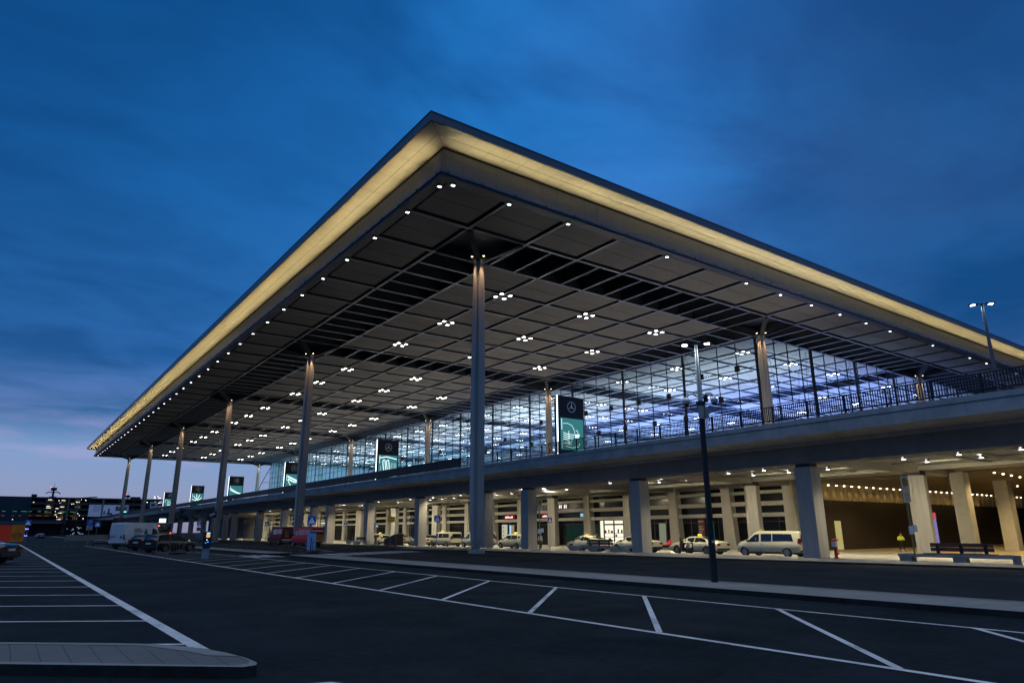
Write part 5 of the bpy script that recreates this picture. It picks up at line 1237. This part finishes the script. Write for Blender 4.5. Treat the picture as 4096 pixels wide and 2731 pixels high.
for x, z, w in [(-7, 21, 1.6), (-2, 20.9, 1.5), (-7.3, 18.6, 1.3), (-7.1, 18.0, 2), (-2.3, 18.4, 1.7), (-2.6, 16.1, 1.5), (-2.6, 13.7, 1.6), (-3.9, 17.8, 1.2), (-4.1, 15.5, .8), (-12.9, 20, .5), (-3.0, 19.9, .6), (2, 19.6, .5), (-19.3, 13.6, .45)]:
    MB().box(gg(x)-w/2*1.2, gg(x)+w/2*1.2, -.36, -.30, 8.1+(z-13)*1.55, 8.1+(z-13)*1.55+.38).build('ceiling_light', emat('garage_lamp', (1, .93, .8), 1.3), ga)
for i in range(26):
    x = rs.uniform(gg(-6), gg(37)); z = zb+rs.choice([0, 1, 2, 3])*3.45+rs.uniform(2.0, 2.9) if x > gg(9) and rs.random() < .2 else zb+rs.uniform(.5, 13)
    if gg(8.5) < x < gg(22) and z < 19: continue
    MB().box(x, x+rs.uniform(.15, .4), -.34, -.30, z, z+.22).build('small_light', lamp_d2, ga)
pb = MB().box(gg(8.2), gg(24), -.9, -.6, 11.2, 18.2).build('banner', mat('banner_pale', (.34, .40, .55), .6, emit=(.12, .17, .32), es=.35), ga)
bt = mat('banner_ink', (.05, .07, .12), .6)
for i in range(5): scribble(ga, 'y', -.93, gg(10), 17.2-i*.75, 5.5-.6*i, .35, bt, 9, mirror=1)
MB().box(gg(18.9), gg(21.4), -1.0, -.9, 14.8, 17.4).build('parking_plate', bearing, ga); text('P', 2.6, T(gg(20.1), -1.03, 16.1) @ FACE_MY, white_sign, ga)
MB().box(gg(15.9), gg(16.6), -.96, -.9, 12.8, 16).box(gg(15.3), gg(17.8), -.96, -.9, 12.4, 13.4).box(gg(14.2), gg(14.8), -.96, -.9, 12.2, 14.6).build('banner_figure', bt, ga)
MB().box(gg(-14), gg(-12), 3, 8, zt, zt+1.6).build('roof_unit', bearing, ga); MB().box(gg(25), gg(29), 3, 8, zt, zt+1.3).build('roof_unit', bearing, ga)
MB().prism([(gg(3), 2, zt), (gg(11), 2, zt+1.0), (gg(11), 2, zt+.5), (gg(3), 2, zt-.3)], (0, 4, 0)).build('roof_fin', bearing, ga)
gb = thing('dark_pavilion', 'low dark glazed building with small bright reflections before the garage', 'building', (0, 250, 0))
MB().box(-4.9, 9.5, 0, 20, -.4, 5.9).build('body', dark_glass, gb); q = MB()
for x in (-4.9, -1.6, 1.7, 5): q.box(x-.15, x+.15, -.15, 0, -.4, 5.9)
q.box(-4.9, 9.5, -.14, 0, 5.6, 6.1).box(-4.9, 9.5, -.12, 0, 4.4, 4.6); q.build('frame', mat('frame_brown', (.03, .022, .02), .5), gb)
for i in range(26):
    x = rs.choice([rs.uniform(-3.6, -2), rs.uniform(-1, .2), rs.uniform(-4.6, 1)]); z = rs.uniform(.2, 3.6); MB().box(x, x+rs.uniform(.1, .6), -.18, -.15, z, z+.10).build('reflected_light', emat('refl_blue', (.5, .7, 1), .9), gb)
lw = thing('low_wall', 'low pale concrete wall before the dark pavilion', 'wall', (0, 135, 0)); MB().box(-11.6, 14, 0, .4, -.2, 1.15).build('wall', bench_c, lw); MB().box(-11.7, 14.1, -.05, .45, 1.15, 1.22).build('coping', kerb_stone, lw)
tw = thing('radar_tower', 'thin mast with a platform and side arms above the garage roof', 'tower', (-.9*2+8.5, 620, 0))
MB().tube((0, 0, 0), (0, 0, 34), 1.0, .7, 8).build('mast', bearing, tw); MB().tube((0, 0, 34), (0, 0, 36.2), 2.0, 2.2, 12).build('platform', bearing, tw)
MB().path([(-5, 0, 31.5), (-3, 0, 33), (0, 0, 32.2), (3, 0, 33), (5, 0, 31.5)], .35, 6).box(-2.5, 2.5, -.2, .2, 29, 29.5).box(-1.8, 1.8, -.2, .2, 26.5, 27).tube((0, 0, 36), (0, 0, 40), .15, .1, 5).build('arms', bearing, tw); MB().ball((-2, 0, 36.6), .35, 8, 6).build('beacon', red_lit, tw)
tw2 = dup(tw, (62, 640, 0), label='smaller thin mast between the two farthest left columns'); tw2.scale = (.75, .75, .90)
# ------------------------------------------------------------------ people
def skin(name, J, E, m, parent, sub=1):
    """J: {joint:(x,y,z,r)}; E: edges; grown with a skin modifier rooted at the first joint"""
    me = D.meshes.new(name); keys = list(J); idx = {k_: i for i, k_ in enumerate(keys)}
    me.from_pydata([J[k_][:3] for k_ in keys], [(idx[a], idx[b]) for a, b in E], [])
    me.materials.append(m); o = D.objects.new(name, me); COL.objects.link(o); o.parent = parent
    md = o.modifiers.new('skin', 'SKIN'); md.use_smooth_shade = True
    sv = me.skin_vertices[0].data if me.skin_vertices else None
    if sv is None:
        bm = bmesh.new(); bm.from_mesh(me); bm.verts.layers.skin.verify(); bm.to_mesh(me); bm.free(); sv = me.skin_vertices[0].data
    for i, k_ in enumerate(keys):
        r = J[k_][3]; sv[i].radius = (r, r) if not isinstance(r, tuple) else r
        sv[i].use_root = (i == 0)
    s = o.modifiers.new('subsurf', 'SUBSURF'); s.levels = sub; s.render_levels = sub
    return o
skin_m = mat('skin_tone', (.42, .24, .17), .55); hair_m = mat('hair_dark', (.02, .014, .01), .6); hiviz = mat('hi_vis_yellow', (.62, .72, .02), .5, emit=(.55, .65, .02), es=.12); cloth_bk = mat('cloth_black', (.012, .012, .014), .8); cloth_w = mat('cloth_white', (.62, .62, .64), .7)
reflect = mat('reflective_band', (.5, .5, .5), .4)
def person(label, loc, rz, pose, top_m, leg_m, sleeves=True, coat=False):
    root = thing('person', label, 'person', loc, rz); P = dict(pose)
    base = {'pelvis': (*P['pelvis'], .12), 'waist': (*P['waist'], .115), 'chest': (*P['chest'], .135), 'neck': (*P['neck'], .055), 'jaw': (*P['jaw'], .065), 'head': (*P['head'], .092), 'crown': (*P['crown'], .062), 'nose': (*P['nose'], .014)}
    E = [('pelvis', 'waist'), ('waist', 'chest'), ('chest', 'neck'), ('neck', 'jaw'), ('jaw', 'head'), ('head', 'crown'), ('jaw', 'nose')]
    for s_ in ('l', 'r'):
        base['sh'+s_] = (*P['sh'+s_], .065); base['el'+s_] = (*P['el'+s_], .045); base['wr'+s_] = (*P['wr'+s_], .030); base['pm'+s_] = (*P['pm'+s_], .034)
        base['hp'+s_] = (*P['hp'+s_], .095); base['kn'+s_] = (*P['kn'+s_], .062); base['an'+s_] = (*P['an'+s_], .042); base['to'+s_] = (*P['to'+s_], .036)
        E += [('chest', 'sh'+s_), ('sh'+s_, 'el'+s_), ('el'+s_, 'wr'+s_), ('wr'+s_, 'pm'+s_), ('pelvis', 'hp'+s_), ('hp'+s_, 'kn'+s_), ('kn'+s_, 'an'+s_), ('an'+s_, 'to'+s_)]
        w = Vector(P['wr'+s_]); p = Vector(P['pm'+s_]); d = (p-w).normalized(); sd = d.cross(Vector((0, 0, 1))); sd = sd.normalized() if sd.length > .1 else Vector((1, 0, 0)); up = sd.cross(d)
        for i, (o_, l_) in enumerate(((-.030, .062), (-.010, .074), (.010, .070), (.028, .055))):
            a = p+sd*o_+d*.03; b = a+d*l_*.5-up*.006; c = b+d*l_*.42-up*.022
            for nm, q_, r in (('a', a, .0095), ('b', b, .009), ('c', c, .008)): base['f%d%s%s' % (i, nm, s_)] = (*q_, r)
            E += [('pm'+s_, 'f%da%s' % (i, s_)), ('f%da%s' % (i, s_), 'f%db%s' % (i, s_)), ('f%db%s' % (i, s_), 'f%dc%s' % (i, s_))]
        a = p+sd*.045-d*.01; b = a+sd*.015+d*.04-up*.01; base['ta'+s_] = (*a, .011); base['tb'+s_] = (*b, .009); E += [('pm'+s_, 'ta'+s_), ('ta'+s_, 'tb'+s_)]
    skin('body', base, E, skin_m, root)
    k2 = {'chest': (*P['chest'], .175), 'waist': (*P['waist'], .16), 'hem': (*[lerp(a, b, .35) for a, b in zip(P['pelvis'], P['hpl'])][:2], P['pelvis'][2]+.02, .165), 'collar': (*[lerp(a, b, .75) for a, b in zip(P['chest'], P['neck'])], .085)}
    E2 = [('chest', 'waist'), ('waist', 'hem'), ('chest', 'collar')]
    for s_ in ('l', 'r'):
        k2['sh'+s_] = (*P['sh'+s_], .095); k2['el'+s_] = (*P['el'+s_], .075); k2['cu'+s_] = (*[lerp(a, b, .9) for a, b in zip(P['el'+s_], P['wr'+s_])], .055)
        E2 += [('chest', 'sh'+s_), ('sh'+s_, 'el'+s_), ('el'+s_, 'cu'+s_)]
    skin('jacket', k2, E2, top_m, root)
    k3 = {'pelvis': (*P['pelvis'], .155)}; E3 = []
    for s_ in ('l', 'r'):
        k3['hp'+s_] = (*P['hp'+s_], .115); k3['kn'+s_] = (*P['kn'+s_], .085); k3['an'+s_] = (*[lerp(a, b, .93) for a, b in zip(P['kn'+s_], P['an'+s_])], .07); E3 += [('pelvis', 'hp'+s_), ('hp'+s_, 'kn'+s_), ('kn'+s_, 'an'+s_)]
    skin('trousers', k3, E3, leg_m, root)
    for s_ in ('l', 'r'):
        a, t = Vector(P['an'+s_]), Vector(P['to'+s_]); skin('shoe', {'a': (*(a+Vector((0, 0, -.03))), .052), 'b': (*lerp(a, t, .6), .048), 'c': (*(t+Vector((0, 0, .0))), .042)}, [('a', 'b'), ('b', 'c')], black_m, root)
    h, c = Vector(P['head']), Vector(P['crown']); bk_ = (h-Vector(P['nose'])); bk_.z = 0; bk_ = bk_.normalized()*.035
    skin('hair', {'a': (*(h+bk_), .093), 'b': (*(c+bk_*.6+Vector((0, 0, .012))), .072)}, [('a', 'b')], hair_m, root)
    n = Vector(P['nose']); fw = (n-Vector(P['jaw'])); fw.z = 0; fw = fw.normalized() if fw.length > 1e-4 else Vector((0, -1, 0)); sd = fw.cross(Vector((0, 0, 1)))
    q = MB()
    for sg in (-1, 1): p = h+fw*.088+sd*.032*sg; q.ball(p, .011, 8, 6)
    q.build('eyes', bearing, root); m_ = Vector(P['jaw'])+fw*.066+Vector((0, 0, -.02)); MB().box(m_.x-.02, m_.x+.02, m_.y-.006, m_.y+.006, m_.z-.005, m_.z+.005).build('mouth', mat('lips', (.3, .1, .09), .5), root)
    for sg in (-1, 1): p = h+sd*.092*sg; MB().ball(p, .026, 8, 6, 0, 1.3).build('ear', skin_m, root)
    return root
STAND = dict(pelvis=(0, 0, .95), waist=(0, .01, 1.12), chest=(0, .0, 1.36), neck=(0, -.02, 1.50), jaw=(0, -.05, 1.57), head=(0, -.05, 1.66), crown=(0, -.04, 1.74), nose=(0, -.15, 1.62),
    shl=(-.19, 0, 1.42), shr=(.19, 0, 1.42), ell=(-.27, .04, 1.14), elr=(.27, .04, 1.14), wrl=(-.24, -.04, .90), wrr=(.24, -.04, .90), pml=(-.235, -.06, .82), pmr=(.235, -.06, .82),
    hpl=(-.10, 0, .88), hpr=(.10, 0, .88), knl=(-.11, -.03, .50), knr=(.11, -.03, .50), anl=(-.12, .03, .10), anr=(.12, .03, .10), tol=(-.13, -.16, .04), tor=(.13, -.16, .04))
W1 = dict(STAND); W1.update(jaw=(0, -.09, 1.55), head=(0, -.10, 1.635), crown=(0, -.11, 1.71), nose=(0, -.20, 1.57), ell=(-.32, -.03, 1.16), elr=(.32, -.03, 1.16), wrl=(-.10, -.27, 1.14), wrr=(.10, -.27, 1.14), pml=(-.045, -.31, 1.16), pmr=(.045, -.31, 1.16), knl=(-.13, -.03, .5), knr=(.17, -.04, .5), anl=(-.16, .03, .10), anr=(.26, .02, .10), tol=(-.2, -.16, .04), tor=(.32, -.16, .04))
wk = person('worker in a yellow high visibility jacket and black trousers looking at a phone', (47.3, -7.1, gz(47)), R(-35), W1, hiviz, cloth_bk)
q = MB()
for z, r in ((.18, .09),):
    for x, y in ((-.155, .025), (.245, .02)): q.tube((x, y, z), (x, y, z+.05), r-.005, r, 14)
q.tube((0, 0, .97), (0, 0, 1.0), .17, .17, 16); q.build('reflective_band', reflect, wk); MB().box(-.05, .05, -.37, -.355, 1.14, 1.20).build('phone', bearing, wk)
MB().tube((0, 0, .93), (0, 0, 1.08), .182, .182, 16).build('dark_hem', cloth_bk, wk)
SIT = dict(pelvis=(0, 0, .50), waist=(0, -.10, .64), chest=(0, -.26, .80), neck=(0, -.38, .90), jaw=(0, -.45, .88), head=(0, -.50, .93), crown=(0, -.53, .99), nose=(0, -.54, .84),
    shl=(-.18, -.26, .86), shr=(.18, -.26, .86), ell=(-.30, -.42, .66), elr=(.30, -.42, .66), wrl=(-.14, -.56, .56), wrr=(.14, -.56, .56), pml=(-.07, -.60, .56), pmr=(.07, -.60, .56),
    hpl=(-.11, -.02, .46), hpr=(.11, -.02, .46), knl=(-.16, -.44, .44), knr=(.16, -.44, .44), anl=(-.14, -.46, .10), anr=(.14, -.46, .10), tol=(-.15, -.64, .04), tor=(.15, -.64, .04))
person('driver in a white shirt bending forward in the open door of the taxi saloon', (CXX+.22, .0, FZ-.02), R(-75), SIT, cloth_w, cloth_bk)
person('person in black standing at the left end of the taxi rank beside a pillar', (23.95, 59.9, gz(24)), R(20), STAND, cloth_bk, cloth_bk)
person('person in dark clothes walking past the lit shop entrance', (44.2, 32.2, gz(44.2)), R(60), STAND, cloth_bk, cloth_bk)
person('person behind the people carrier taxi, only the head showing over its roof', (28.2, 26.2, gz(28)), R(10), STAND, cloth_bk, cloth_bk)
person('person seated on the far side, head just above the back of the people carrier', (27.9, 24.2, gz(28)-.08), R(100), STAND, cloth_w, cloth_bk)
